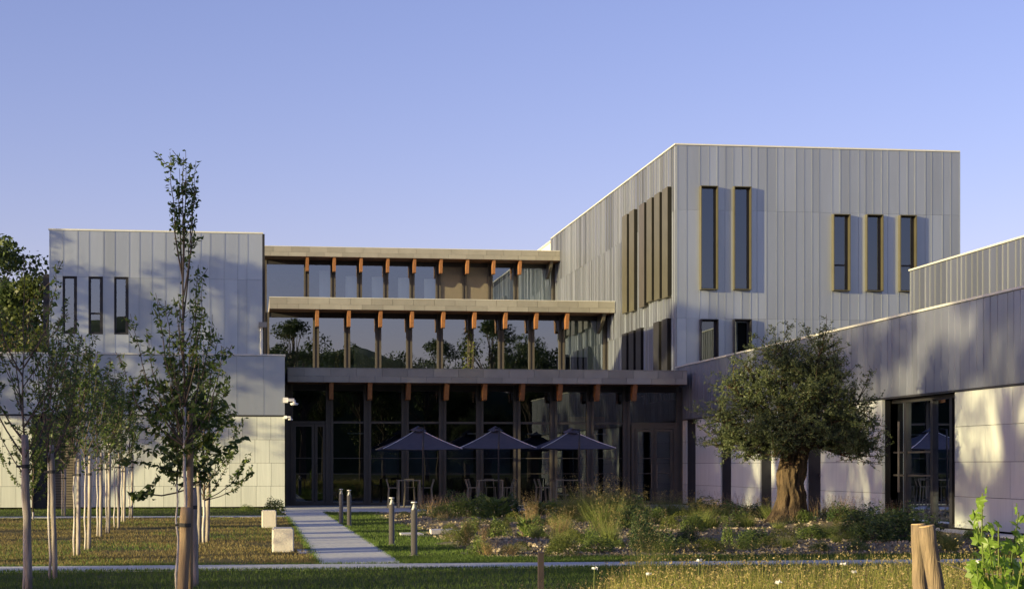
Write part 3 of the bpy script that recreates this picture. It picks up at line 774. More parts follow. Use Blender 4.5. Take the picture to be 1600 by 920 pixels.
def bar_table(px, w, dp, label, ys=69.3):
    x = pxY(px, ys); t = empty('bar_table', (x, ys, .018), label, 'table', 'bar tables on the terrace')
    box('table_top', x-w/2, x+w/2, ys-dp/2, ys+dp/2, 1.06, 1.10, M['table'], t)
    for sx in (-1,1):
        for sy in (-1,1): box('leg', x+sx*(w/2-.03)-.03, x+sx*(w/2-.03)+.03, ys+sy*(dp/2-.03)-.03, ys+sy*(dp/2-.03)+.03, .018, 1.06, M['table'], t)
        box('stretcher', x+sx*(w/2-.03)-.02, x+sx*(w/2-.03)+.02, ys-dp/2+.06, ys+dp/2-.06, .20, .24, M['table'], t)
bar_table(638.5, .88, .7, 'slim square metal bar table under the parasol next to the entrance door')
bar_table(765, .98, .7, 'slim square metal bar table under the parasol between the two others')
bar_table(888, 1.12, .7, 'slim metal bar table under the parasol before the timber slats')
def make_stool():
    s = empty('bar_stool', (0,0,0), '', 'stool')
    a = MB()
    def leg(x,y,dx,dy): MB().bar((x+dx,y+dy,0),(x,y,.76),.035).build('leg', M['table'], s)
    for sx in (-1,1):
        for sy in (-1,1): leg(sx*.17, sy*.17, sx*.05, sy*.05)
    box('seat', -.2,.2,-.2,.2,.76,.79, M['table'], s)
    for sy in (-1,1): MB().bar((.18,sy*.17,.79),(.27,sy*.17,1.10),.03).build('back_post', M['table'], s)
    MB().bar((.26,-.19,1.07),(.26,.19,1.07),.03,.09).build('back_rail', M['table'], s)
    MB().bar((-.2,-.2,.26),(-.2,.2,.26),.025).build('foot_rail', M['table'], s)
    return s
stool = make_stool()
spots = [(614.5,69.2,R(180),0),(667,69.3,0,0),(738,69.1,R(180),1),(742,70.1,R(180),1),(792,69.4,R(0),1),(797,70.3,R(8),1),(852,69.3,R(180),2),(845,70.2,R(176),2),(920,69.4,0,2),(875,70.4,R(90),2),(640,70.4,R(90),0),(766,70.4,R(92),1)]
lab = ['metal bar stool pulled up to the bar table next to the entrance', 'metal bar stool round the bar table under the parasol flanked by two others', 'metal bar stool round the bar table before the timber slats']
for k, (px, y, rz, wh) in enumerate(spots):
    loc = (pxY(px,y), y, .018)
    if k == 0: stool.location = loc; stool.rotation_euler.z = rz; tag(stool, lab[wh], 'stool', 'bar stools on the terrace')
    else: copy_tree(stool, loc, rz, 1, lab[wh], 'bar stools on the terrace')

# ------------------------------------------------------------------ trees
def branch_curve(p, d, length, n, up, wig, rg):
    pts = [Vector(p)]; d = Vector(d).normalized(); st = length/n
    for i in range(n):
        d = (d + Vector((rg.uniform(-wig,wig), rg.uniform(-wig,wig), up + rg.uniform(-wig,wig)*.5))).normalized()
        pts.append(pts[-1] + d*st)
    return pts
def along(pts, t0, t1, n, rg):
    out = []; dr = []
    for i in range(n):
        t = (t0 + (t1-t0)*rg.random())*(len(pts)-1); k = min(int(t), len(pts)-2); f = t-k
        out.append(pts[k]*(1-f)+pts[k+1]*f); dr.append((pts[k+1]-pts[k]).normalized())
    return out, dr
def young_tree(name, p, h, seed, label, group=None, nb=16, z0=1.3, zc=None, leaf=.085, wash=1.9, spread=.7, dens=38, r0=.028, lean=(0,0), lmat='leaf', arch=0.16, tips=()):
    """clear whitewashed stem, leader and steep side branches set with leaves"""
    rg = random.Random(seed); g = np.random.default_rng(seed)
    t = empty(name, p, label, 'tree', group)
    base = Vector(p); zc = zc or h
    top = base + Vector((lean[0], lean[1], h))
    n = 14; st = [base.lerp(top, i/n) + Vector((rg.uniform(-1,1), rg.uniform(-1,1), 0))*.018*(1 if 0 < i < n else 0) for i in range(n+1)]
    rad = [max(.004, r0*(1-.86*i/n)) for i in range(n+1)]
    kw = max(1, int(n*wash/h))
    MB().tube(st[:kw+1], rad[:kw+1], 9).build('stem', M['limewash'], t, True)
    wood = MB().tube(st[kw:], rad[kw:], 7)
    C, D = [], []
    c, d = along(st, max(z0/h,.3), 1.0, int(dens*1.6), rg); C += [q + Vector((rg.uniform(-1,1), rg.uniform(-1,1), rg.uniform(-.5,.5)))*.07 for q in c]; D += d
    for b in range(nb):
        tz = z0 + (zc-z0)*.72*(b/max(1,nb-1))**1.15; k = tz/h*n; i = min(int(k), n-1); q = st[i].lerp(st[i+1], k-i)
        an = b*2.4 + rg.uniform(-.5,.5)
        ln = (zc-tz)*rg.uniform(.30,.62) + .25
        dr = Vector((math.cos(an)*spread, math.sin(an)*spread, rg.uniform(.25,.8)))
        bp = branch_curve(q, dr, ln, 9, arch, .13, rg)
        wood.tube(bp, [max(.003, r0*.40*(1-.85*j/9)) for j in range(10)], 5, cap=False)
        c, d = along(bp, .12, 1.0, int(dens*ln), rg); C += [x + Vector((rg.uniform(-1,1), rg.uniform(-1,1), rg.uniform(-1,.4)))*.055 for x in c]; D += d
        for s in range(rg.randint(1,3)):
            j = rg.randint(2,7); sd = Vector((rg.uniform(-1,1), rg.uniform(-1,1), rg.uniform(.0,.9)))
            sp_ = branch_curve(bp[j], sd, ln*rg.uniform(.2,.45), 5, .08, .15, rg)
            wood.tube(sp_, [.004]*6, 4, cap=False)
            c, d = along(sp_, .1, 1.0, int(dens*ln*.4), rg); C += [x + Vector((rg.uniform(-1,1), rg.uniform(-1,1), rg.uniform(-1,.4)))*.05 for x in c]; D += d
    for (tx, tz, ty, td) in tips:     # long upright shoots that reach given heights
        e = base + Vector((tx, ty, tz)); zs = max(z0, tz - rg.uniform(1.2,2.0)); k = zs/h*n; i = min(int(k), n-1); q = st[i].lerp(st[i+1], k-i)
        m1 = Vector((q.x*.35+e.x*.65, q.y*.35+e.y*.65, q.z+(e.z-q.z)*.38))
        bp = [q, q.lerp(m1,.5)-Vector((0,0,.03)), m1] + [m1.lerp(e, f)+Vector((rg.uniform(-1,1),rg.uniform(-1,1),0))*.025 for f in (.2,.4,.6,.8)] + [e]
        wood.tube(bp, [max(.003, .012*(1-.85*j/7)) for j in range(8)], 5, cap=False)
        ln = (e-q).length; c, d = along(bp, .2, 1.0, int(td*ln), rg); C += [x + Vector((rg.uniform(-1,1), rg.uniform(-1,1), rg.uniform(-1,.6)))*.06 for x in c]; D += d
        for s_ in range(int(ln*3)):
            j = rg.randint(2,6); sp_ = branch_curve(bp[j], Vector((rg.uniform(-1,1), rg.uniform(-1,1), .6)), rg.uniform(.12,.3), 4, .15, .1, rg)
            wood.tube(sp_, [.004]*5, 4, cap=False); c, d = along(sp_, .2, 1, int(td*.28), rg); C += [x + Vector((rg.uniform(-1,1), rg.uniform(-1,1), rg.uniform(-1,.4)))*.05 for x in c]; D += d
    wood.build('branches', M['bark'], t, True)
    C = np.array([tuple(c) for c in C]) - np.array(base); D = np.array([tuple(d) for d in D])
    V, F = leaves(C, leaf, g, up=-.25, D=D*.6)
    fast_obj('foliage', V, F, M[lmat], t, base, kind='stuff')
    return t
def stake(p, h, r, tilt, label, mat='stake', group='tree stakes', band=True):
    s = empty('tree_stake', p, label, 'stake', group); a = Vector(p); b = a + Vector((tilt[0], tilt[1], h)); rg = random.Random(int(a.x*100+a.y*10))
    n = 8; pts = [a.lerp(b, i/n) + Vector((rg.uniform(-1,1), rg.uniform(-1,1), 0))*r*.12 for i in range(n+1)]
    MB().tube([a-Vector((0,0,.05))]+pts[1:], [r*rg.uniform(.95,1.08) for _ in range(n)]+[r*.93], 10).build('post', M[mat], s, True)
    if band:
        q = a.lerp(b, .80); d = (b-a).normalized()
        MB().tube([q-d*.025, q+d*.025], r*1.1, 10).bar(q, q-Vector((.12,.0,0)), .02, .03).build('strap', M['strap'], s)
# row of young trees along the left lawn: (trunk px, base y, height, stake px, stake height)
row = [(37,925,4.4,45,2.05),(77,904,4.3,86,1.95),(116,868,4.2,122,1.85),(133,858,4.2,139,1.85),(152,838,4.3,157,1.95),(166,832,4.1,170,1.95),(179,824,4.3,185,2.0),(190,815,4.2,194,1.85),(202,810,4.3,206,2.0),(97,806,3.6,101,1.55)]
ORD = ['first','second','third','fourth','fifth','sixth','seventh']
for k, (px, py, h, sx, sh) in enumerate(row):
    p = gnd(px, py); q = gnd(sx, py)
    lb = {0:'thin young tree with the widest open crown, in front of the cross path', 1:'thin young tree with a whitewashed stem right at the edge of the cross path', 9:'small young tree close to the louvre door'}.get(k) or 'slender young tree, %s in its staked row counting from the cross path' % ORD[k-2]
    ls = {0:'thick grey stake tied to the tree with the widest open crown', 1:'grey stake with a dark strap right at the edge of the cross path', 9:'short stake of the small young tree close to the louvre door'}.get(k) or 'round grey wooden stake, %s in the row counting from the cross path' % ORD[k-2]
    rg = random.Random(500+k)
    tp = [(rg.uniform(-.75,.75) if k < 2 else rg.uniform(-.5,.5), h*rg.uniform(.72,1.0), rg.uniform(-.5,.5), 26 if k < 2 else 25) for _ in range(7 if k < 2 else 6)]
    young_tree('young_tree', p, h, 100+k, lb, 'young trees in the staked row', nb=14, z0=1.45, wash=1.9, spread=.75 if k < 2 else .6, dens=(22 if k < 2 else 25), leaf=.08 if k < 2 else .095, r0=.021, tips=tp)
    stake(q, sh, .037 if k else .048, (-.05 if k < 2 else .02, 0), ls)
src = [o for o in bpy.data.objects if o.name.startswith('young_tree') and o.parent is None]
rg = random.Random(6)
for k in range(9):  # copies added out of view to cast shade stripes on lawn and path
    o = src[2 + k % 7]; yy = 30.5 + 3.7*k + rg.uniform(-.6,.6)
    copy_tree(o, (-9.5 - 5.5*(k % 3) - (2.0 if yy > 48 else 0) + rg.uniform(-.6,.6), yy, 0), k*1.9, rg.uniform(.8,1.1), 'young tree added out of view to throw shade across the lawn', 'young trees added out of view for shade')
# the leafy one by the door and the tall one with three stakes
young_tree('young_tree', gnd(52,812), 3.4, 140, 'low bushy young tree with hanging leaves before the dark louvre door', None, nb=20, z0=.5, wash=.4, spread=.9, dens=55, leaf=.11, r0=.03)
p = gnd(289, 928); tz = lambda y: (HOR-y)/FPX*23.2 + CAM_H; tx = lambda x: (x-289)/FPX*23.2
tips = [(tx(a), tz(b), c, d) for a,b,c,d in ((266,242,.05,44),(306,256,-.05,40),(300,280,.1,26),(280,266,.1,30),(290,240,0,36),(309,415,.1,40),(318,440,-.2,36),(245,462,-.1,34),(258,470,.2,26),(205,492,.1,26),(232,520,-.2,26),(340,520,.2,30),(352,545,-.1,34),(330,490,.3,26),(262,545,.3,26),(312,560,-.3,30),(190,560,-.2,20),(215,600,.3,24),(345,600,.0,30))]
young_tree('young_tree', p, 5.6, 151, 'tallest young tree with a long slim leader standing between three stakes', None, nb=10, z0=1.9, zc=3.9, wash=2.4, spread=.42, dens=20, leaf=.085, r0=.027, lean=(-.02,0), arch=.22, tips=tips)
young_tree('young_tree', gnd(276,925), 3.3, 152, 'short leafy young tree with thin white stem leaning on the three stakes', None, nb=20, z0=1.3, wash=1.5, spread=.6, dens=40, leaf=.125, r0=.018, lean=(.02,.1), arch=-.04, tips=[(-.60,1.25,.0,60),(.45,1.7,.1,40)])
stake(gnd(286,930), 1.12, .072, (.03,0), 'short thick brown stake, lowest of three beside the tallest tree', 'stake_brown')
stake(gnd(297,927), 2.35, .040, (.0,.05), 'tall grey-brown stake tied to the tallest young tree', 'stake_brown')
stake(gnd(305,915), 1.35, .05, (-.03,0), 'weathered grey stake behind the two brown ones', 'stake')
young_tree('young_tree', gnd(318,848), 4.3, 153, 'leafy young tree behind the tallest one with branches over the lawn', None, nb=26, z0=.9, wash=1.0, spread=.85, dens=34, leaf=.11, r0=.032, tips=[(.95,1.9,0,44),(1.0,1.5,.2,40),(.5,3.6,.1,40),(-.5,3.4,0,36)])
stake(gnd(311,849), 1.55, .05, (0,0), 'stake of the leafy tree that stands behind the tallest one')
stake(gnd(324,846), 1.5, .045, (.03,0), 'leaning stake of the leafy tree behind the tallest one')

def loft_noise(an, z, s):
    return (math.sin(an*3+z*2.1+s)+.6*math.sin(an*5-z*3.3+2*s)+.5*math.sin(an*9+z*5+s*3)+.35*math.sin(an*14-z*4))
# ---- olive
olv = empty('olive_tree', (OLV.x, OLV.y, .1), 'old olive tree with a gnarled thick trunk and grey-green crown in the planting bed', 'tree')
V, F = [], []; NS, NR = 96, 80
kp = [(0,-.02,.74,.6),(.10,-.02,.62,.5),(.25,.0,.50,.42),(.5,.03,.41,.36),(.8,.07,.36,.33),(1.1,.03,.34,.32),(1.4,.06,.35,.33),(1.7,.14,.31,.30),(1.95,.18,.34,.32),(2.15,.20,.42,.38),(2.3,.2,.40,.36)]
for i in range(NR):
    z = 2.3*i/(NR-1)
    for a, b in zip(kp[:-1], kp[1:]):
        if a[0] <= z <= b[0]+1e-6:
            f = (z-a[0])/(b[0]-a[0]); cx, rx, ry = [a[k]*(1-f)+b[k]*f for k in (1,2,3)]; break
    for k in range(NS):
        an = 2*math.pi*k/NS; tw = an + z*.55
        q_ = Vector((math.cos(tw)*1.1, math.sin(tw)*1.1, z*.9)); nz = mnoise.fractal(q_*1.6, .8, 2.1, 5)*.17*(1.0 if z > .3 else 1.5) + mnoise.fractal(Vector((math.cos(tw)*5, math.sin(tw)*5, z*1.4)), .8, 2.0, 3)*.05
        rid = .02*abs(math.sin(tw*5.5+2.3*mnoise.noise(q_*2)))
        # burl and hollows
        bu = .12*math.exp(-((an-0.1)**2)/.12-((z-.85)**2)/.03) + .10*math.exp(-((an-3.3)**2)/.2-((z-1.25)**2)/.05) + .08*math.exp(-((an-4.9)**2)/.1-((z-1.55)**2)/.04)
        ho = .50*math.exp(-((an-5.0)**2)/.03-((z-1.2)**2)/.04) + .40*math.exp(-((an-4.25)**2)/.015-((z-.75)**2)/.05) + .35*math.exp(-((an-4.5)**2)/.02-((z-1.75)**2)/.02) + .30*math.exp(-((an-5.5)**2)/.02-((z-.45)**2)/.05)
        s = 1+nz+rid+bu-ho
        V.append((OLV.x+cx+rx*s*math.cos(an), OLV.y+ry*s*math.sin(an), .06+z+ (0 if i else -.15)))
for i in range(NR-1):
    for k in range(NS): F.append((i*NS+k, i*NS+(k+1)%NS, (i+1)*NS+(k+1)%NS, (i+1)*NS+k))
F.append(tuple((NR-1)*NS+k for k in range(NS)))
mesh_obj('trunk', V, F, M['olivebark'], olv, True)
rg = random.Random(77); g = np.random.default_rng(77)
limbs = MB(); twig = []; tdir = []
cz = [(-1.3,0,3.3),(-.7,-.4,3.9),(.0,.3,4.3),(.7,-.2,4.45),(1.3,.2,4.0),(1.7,-.1,3.3),(.3,-.9,3.4),(-.7,.8,3.4),(.9,.9,3.4),(-1.85,.1,2.85),(1.1,-.8,2.9),(-.3,-1.1,2.9),(-1.1,-.7,2.6),(1.75,.5,2.7),(.2,1.1,2.8),(-.2,.0,4.4),(1.2,.3,4.3),
      (-1.55,-.3,2.3),(-1.0,-1.0,2.25),(-.4,-1.2,2.3),(.6,-1.2,2.35),(1.3,-.9,2.2),(1.85,-.3,2.3),(-1.5,.7,2.4),(1.4,1.0,2.4),(-.95,.2,4.0),(.35,-.5,3.9),(1.9,.1,2.9),(-.4,-.6,3.4),(.9,-.5,3.6),(-1.3,-.8,1.95),(-1.9,.0,2.2),(-.75,-1.2,1.95),(1.05,-1.1,1.95),(1.7,-.7,1.95),(2.05,.2,2.15),(-.2,.2,4.75),(.85,.1,4.75),(-1.55,.2,3.75)]
for (ox, oy, oz) in cz:
    b0 = Vector((OLV.x+.18+rg.uniform(-.2,.2), OLV.y+rg.uniform(-.15,.15), 2.1)); e = Vector((OLV.x+.05+ox*1.03, OLV.y+oy, oz-.08))
    md = b0.lerp(e,.5)+Vector((rg.uniform(-.2,.2), rg.uniform(-.2,.2), .15))
    pts = [b0, b0.lerp(md,.55)+Vector((0,0,.05)), md, md.lerp(e,.5), e]
    limbs.tube(pts, [.10,.075,.055,.035,.02], 7, cap=False)
    for s in range(15):
        d = Vector((rg.uniform(-1,1), rg.uniform(-1,1), rg.uniform(-.35,1))); q = e.lerp(md, rg.uniform(0,.55))
        bp = branch_curve(q, d, rg.uniform(.45,.95), 7, .02, .22, rg)
        limbs.tube(bp, [.014*(1-.1*j) for j in range(8)], 4, cap=False)
        for r_ in range(9):
            j = rg.randint(1,7); dd = Vector((rg.uniform(-1,1), rg.uniform(-1,1), rg.uniform(-.5,1.1)))
            tp = branch_curve(bp[j], dd, rg.uniform(.15,.42), 4, -.01, .15, rg)
            c, dl = along(tp, 0, 1, 17, rg); twig += [tuple(x+Vector((rg.uniform(-1,1),rg.uniform(-1,1),rg.uniform(-1,1)))*.035) for x in c]; tdir += [tuple(x) for x in dl]
limbs.build('limbs', M['olivebark'], olv, True)
C = np.array(twig)-np.array((OLV.x,OLV.y,.1))
V, F = leaves(C, .072, g, wr=.32, D=np.array(tdir)*.8)
fast_obj('crown', V, F, M['olive'], olv, (OLV.x,OLV.y,.1), kind='stuff')

# ---- broad trees (shade-casting, reflected and background ones)
def broad_mesh(seed, h, rad, zb, leaf, nl, mat, nc=46):
    rg = random.Random(seed); g = np.random.default_rng(seed)
    w = MB(); tz = zb + (h-zb)*.45
    st = [Vector((math.sin(i*.9+seed)*.10*i/6, math.cos(i*1.3+seed)*.10*i/6, tz*i/6)) for i in range(7)]
    w.tube(st, [.30*h/14*(1-.09*i) for i in range(7)], 9)
    cl = []
    for k in range(nc):
        f = rg.random(); z = zb + (h-zb)*(.06+.9*f); rr = rad*(math.sin(math.pi*min(.97,(.12+.86*f)))**.75)*math.sqrt(rg.uniform(.12,1)); an = rg.uniform(0,6.28)
        c = Vector((math.cos(an)*rr, math.sin(an)*rr, z)); cl.append((c, rg.uniform(.55,1.15)*rad*.30))
        b0 = st[min(6, max(2, int(6*(z*.72)/tz)))]
        w.tube([b0, b0.lerp(c,.5)+Vector((0,0,.25)), c], [.09*h/14,.05*h/14,.015], 5, cap=False)
    C = []
    per = nl//len(cl)
    for c, r_ in cl:
        v = g.normal(size=(per,3)); v /= np.linalg.norm(v,axis=1,keepdims=True); v *= (g.uniform(.25,1,(per,1))**.6)*r_*np.array([1.15,1.15,.8])
        C.append(v+np.array(c))
    V, F = leaves(np.concatenate(C), leaf, g, up=-.1, wr=.6)
    return (fast_mesh('crown', V, F, mat), w)
def broad_proto(seed, h, rad, zb, leaf, nl, mat, nc=46):
    cm, w = broad_mesh(seed, h, rad, zb, leaf, nl, mat, nc)
    tm = bpy.data.meshes.new('trunk'); tm.from_pydata(w.v, [], w.f); tm.materials.append(M['bark']); return cm, tm, h
def place_broad(pr, x, y, h, rz, label, group, name='broadleaf_tree'):
    t = empty(name, (x,y,0), label, 'tree', group); s = h/pr[2]
    for nm, me in (('crown',pr[0]),('trunk',pr[1])):
        o = bpy.data.objects.new(nm, me); col.objects.link(o); o.parent = t
    t.rotation_euler.z = rz; t.scale = (s,s,s); return t
prA = broad_proto(1, 16, 4.4, 9.0, .28, 6300, M['shade'], 46)
prB = broad_proto(2, 16, 3.8, 6.6, .28, 6200, M['shade'], 42)
prC = broad_proto(3, 16, 5.4, 2.6, .34, 8000, M['shade'])
# shade trees out of frame to the left: heights set how far up the walls their shadows reach
for k, (x, y, h, pr) in enumerate([
    (-38,6,13,'C'),(-40,11,13,'C'),(-39,17.5,17.5,'A'),(-37,28,16,'A'),(-42,32,16,'A'),(-38,37,16.3,'A'),(-40,44,16,'A'),(-37,49.5,16.2,'A'),(-54,40,18,'A'),(-33,51,15.2,'B'),(-35,45,16,'A'),
    (-22,58.5,15.4,'B'),(-24,62.6,13.7,'B'),(-27,55,14.8,'B'),(-23,67,13.9,'B')]):
    place_broad({'A':prA,'B':prB,'C':prC}[pr], x, y, h, k*2.1, 'tall broadleaf tree outside the picture, shading the lawn and walls', 'shade trees beside the lawn')
# trees behind the viewpoint, seen in the glass
for k, (x,y,h) in enumerate([(12,-52,17),(19,-50,16.5),(24,-54,18),(35,-52,18.5),(40,-50,17),(47,-56,19),(0,-54,17.5),(31,-48,15.5),(5,-34,19),(-9,-42,13),(15,-60,12),(28,-32,19),(33,-36,16),(41,-30,18),(46,-44,17),(22,-66,14),(-22,-48,15),(56,-36,16),(8,-58,12),(-2,-38,11)]):
    place_broad((prA,prC,prB)[k%3], x, y, h, k*1.3, 'tall dark tree reflected in the glazing of the middle tier', 'trees reflected in the glass')
# trees beyond the left block
prD = broad_proto(9, 14, 3.8, 1.0, .26, 12000, M['shade']); prE = broad_proto(10, 11, 3.0, .8, .26, 9000, M['ytree'])
place_broad(prD, pxY(4,97), 97, 14.6, .4, 'dark green tree rising beyond the stone-clad wing', None)
place_broad(prD, pxY(-25,104), 104, 15.5, 2.1, 'dark tree half hidden behind the other one beyond the stone-clad wing', None)
place_broad(prE, pxY(48,92), 92, 10.9, 1.4, 'lower yellow-green tree against the side of the upper metal block', None)
place_broad(prE, pxY(20,95), 95, 9.5, 3.0, 'lower yellow-green tree under the dark tree beyond the stone-clad wing', None)

# ------------------------------------------------------------------ lawns
def scatter(n, x0, x1, y0, y1, g=nrg, p=1.5):
    return np.stack([g.uniform(x0,x1,n), y0+(y1-y0)*g.uniform(0,1,n)**p, np.zeros(n)], 1)
def grass(name, P, h, w, lean, mat, label):
    V, F = blades(P, h, w, lean); o = fast_obj(name, V, F, M[mat], kind='stuff'); tag(o, label, 'grass'); return o
def patchy(P, f, thr, s): 
    v = np.sin(P[:,0]*f+s)*np.cos(P[:,1]*f*.7+s*2)+.5*np.sin(P[:,0]*f*2.3+P[:,1]*f*1.7+s)
    return P[v > thr]
P = scatter(90000, -13, 1.08, 30.1, 58)
P = P[~((P[:,0] < -6.2) & (P[:,1] > 42.3) & (P[:,1] < 43.3))]
P = P[(np.sin(P[:,0]*1.7+P[:,1]*.6)+np.cos(P[:,1]*1.1-P[:,0]*.5)+nrg.normal(0,.6,len(P))) > -1.0]
grass('dry_grass', P, .045, .012, .5, 'grass_d', 'dry straw-coloured lawn under the staked trees')
P = patchy(scatter(40000, -13, 1.08, 30.1, 58), .55, .15, 1.0)
grass('green_tufts', P, .06, .012, .5, 'grass_g', 'greener tufts in the dry lawn')
P = np.concatenate([scatter(26000, 2.53, 4.4, 30.05, 63.5, p=1.3), scatter(26000, 2.6, 18, 30.05, 32.1, p=1), scatter(7000, 16.2,16.6,31,62), scatter(12000,-14,1.0,59.5,69.9,p=1)])
ed = lambda n, a0, a1, c, ax: np.stack([nrg.uniform(a0,a1,n), c+nrg.normal(0,.05,n), np.full(n,.0)],1)[:, [0,1,2] if ax == 'x' else [1,0,2]]
P = np.concatenate([P, ed(5000,30.1,63.5,2.52,'y'), ed(2500,30.1,58,1.10,'y'), ed(9000,-8,18,30.03,'x'), ed(6000,-8,12,28.68,'x'), ed(3000,-14,1,59.4,'x')])
grass('lawn_grass', P, .05, .012, .45, 'grass_g', 'short green lawn along the paths and bed')
P = np.concatenate([scatter(60000, -7, 9, 20.5, 28.6, p=1), scatter(12000, 4.4, 12, 22, 28.65, p=1)])
grass('front_lawn_grass', P, .05, .010, .5, 'grass_g', 'shaded green lawn in front of the cross path')

# ------------------------------------------------------------------ meadow in the foreground
g = np.random.default_rng(12)
n = 62000; P = scatter(n, 2.2, 12.5, 13.2, 20.8, g, .9)
u = (P[:,0]*CA - P[:,1]*SA)/(P[:,0]*SA + P[:,1]*CA); xs = 800+FPX*u
P = P[(xs > 800 + g.normal(0,35,len(xs)) + (22.3-P[:,1])*-12)]
dist = np.hypot(P[:,0],P[:,1])
hgt = np.where(g.uniform(0,1,len(P)) < .28, .56, .41)
u = (P[:,0]*CA - P[:,1]*SA)/(P[:,0]*SA + P[:,1]*CA); edge = np.clip((800+FPX*u-830)/160, .35, 1)
V, F = blades(P, (hgt*edge).reshape(-1,1), .011, .35, g)
o = fast_obj('meadow_grass', V, F, M['meadow'], kind='stuff'); tag(o, 'tall golden meadow grass in the sun before the lawn', 'grass')
tips = V.reshape(-1,3,3)[:,2]; sel = tips[g.uniform(0,1,len(tips)) < .14]
Cs = np.repeat(sel, 5, 0) + g.normal(0,1,(len(sel)*5,3))*np.array([.012,.012,.045])
V, F = leaves(Cs, .028, g, wr=.5); o = fast_obj('seed_heads', V, F, M['seed'], kind='stuff'); tag(o, 'straw-coloured seed heads on the tall meadow grass', 'grass')
rg = random.Random(5)
for k in range(9):   # white flowers
    x = rg.uniform(905, 1560); d = rg.uniform(15,19.5); uu = (x-800)/FPX; X, Y = d*(SA+uu*CA), d*(CA-uu*SA); h = rg.uniform(.5,.68)
    f = empty('white_flower', (X,Y,0), 'white wild flower on a thin stalk in the meadow grass', 'flower', 'white flowers in the meadow')
    MB().tube([(X,Y,0),(X+.02,Y,h*.6),(X+.03,Y,h)], .003, 4).build('stalk', M['rush'], f)
    C = np.array([[.03+.022*math.cos(a), .022*math.sin(a), h+.004] for a in np.arange(0,6.28,.7)])
    V, F = leaves(C, .04, np.random.default_rng(k), wr=.8); fast_obj('petals', V, F, M['petal'], f, (X,Y,0))

# posts in the foreground
def atd(x, d): uu = (x-800)/FPX; return Vector((d*(SA+uu*CA), d*(CA-uu*SA), 0))
p = atd(845, 22.5); sp = MB().box(p.x-.035, p.x+.035, p.y-.035, p.y+.035, -.05, 1.65-(862-HOR)/FPX*22.5).build('steel_post', M['post']); tag(sp, 'short rusty square steel post at the edge of the meadow grass', 'post')
def log_post(a, b, r, label):
    e = empty('log_post', a, label, 'post'); rg = random.Random(int(r*1000)); n = 9
    pts = [a.lerp(b,i/n)+Vector((rg.uniform(-1,1),rg.uniform(-1,1),0))*.006 for i in range(n+1)]
    MB().tube(pts, [r*rg.uniform(.94,1.06) for _ in range(n+1)], 14).build('log', M['log'], e, True)
    d = (b-a).normalized(); MB().tube([pts[-1]-d*.002, pts[-1]+d*.006], r*.93, 14).build('cut_end', M['logend'], e)
zz = lambda y, d: CAM_H - (y-HOR)/FPX*d
a = atd(1447,13.0); b = atd(1433.5,13.0); b.z = zz(819,13.0); log_post(a, b, .054, 'upright weathered log post beside the vine')
a = atd(1486,12.8); b = atd(1448,12.8); b.z = zz(822,12.8); log_post(a, b, .058, 'log post leaning against the upright post beside the vine')
w = MB().tube([atd(1455,12.9)+Vector((0,0,.98)), atd(1520,12.0)+Vector((0,0,.93)), atd(1640,10.8)+Vector((0,0,.98))], .003, 5).build('trellis_wire', M['steel']); tag(w, 'thin trellis wire running from the log posts to the vine', 'wire')
p = atd(1013, 17.0)
# ---- vine
def vine_leaf_mesh():
    out = []
    lob = [(0,1.0),(.35,.62),(.75,.92),(1.15,.55),(1.65,.80),(2.2,.5),(2.75,.55)]
    an = [l[0] for l in lob]+[math.pi]+[2*math.pi-l[0] for l in lob[:0:-1]]; rr = [l[1] for l in lob]+[.18]+[l[1] for l in lob[:0:-1]]
    V = [(0,0,0)]; F = []
    for a_, r_ in zip(an, rr): V.append((r_*math.sin(a_)*.5, r_*math.cos(a_)*.5, -.16*r_*r_ + .05*math.cos(a_*3)))
    n = len(an)
    for i in range(n): F.append((0, 1+i, 1+(i+1)%n))
    me = bpy.data.meshes.new('leaf'); me.from_pydata(V, [], F); me.materials.append(M['vine']); return me
vl = vine_leaf_mesh(); rg = random.Random(8)
vine = empty('grape_vine', atd(1575,11.0), 'bright green grape vine with large lobed leaves beside the log posts', 'plant')
vb = atd(1575,11.0); stems = MB()
targets = [(1535,770,11.0),(1522,800,11.2),(1560,815,10.8),(1592,800,10.9),(1545,850,10.7),(1605,850,11.1),(1525,880,11.0),(1580,890,10.6),(1550,905,10.9),(1612,825,10.7),(1598,905,10.9)]
vbw = Vector((vb.x, vb.y, 0))
for (x,y,d) in targets:
    e = atd(x,d); e.z = zz(y,d); m = vbw.lerp(e,.55)+Vector((rg.uniform(-.06,.06), rg.uniform(-.05,.05), .06))
    pts = [vbw+Vector((0,0,-.02)), vbw.lerp(m,.5), m, m.lerp(e,.5)+Vector((rg.uniform(-.02,.02),0,.01)), e]
    stems.tube(pts, [.008,.007,.006,.005,.004], 6, cap=False)
    for k in range(16):
        t = 1.2 + 2.8*(k/15)**.8; i = min(3,int(t)); q = pts[i].lerp(pts[i+1], min(1,t-i))
        o = bpy.data.objects.new('leaf', vl); off = Vector((rg.uniform(-1,1)*.06, rg.uniform(-1,1)*.06, rg.uniform(-.05,.03)))*(1 if k < 12 else .5)
        link(o, vine, q+off); s = rg.uniform(.12,.19)*(1 if k < 9 else .65); o.scale = (s,s,s)
        o.rotation_euler = (R(rg.uniform(30,105)), R(rg.uniform(-35,35)), rg.uniform(-1.4,1.4))
stems.build('stems', M['shrub'], vine, True)

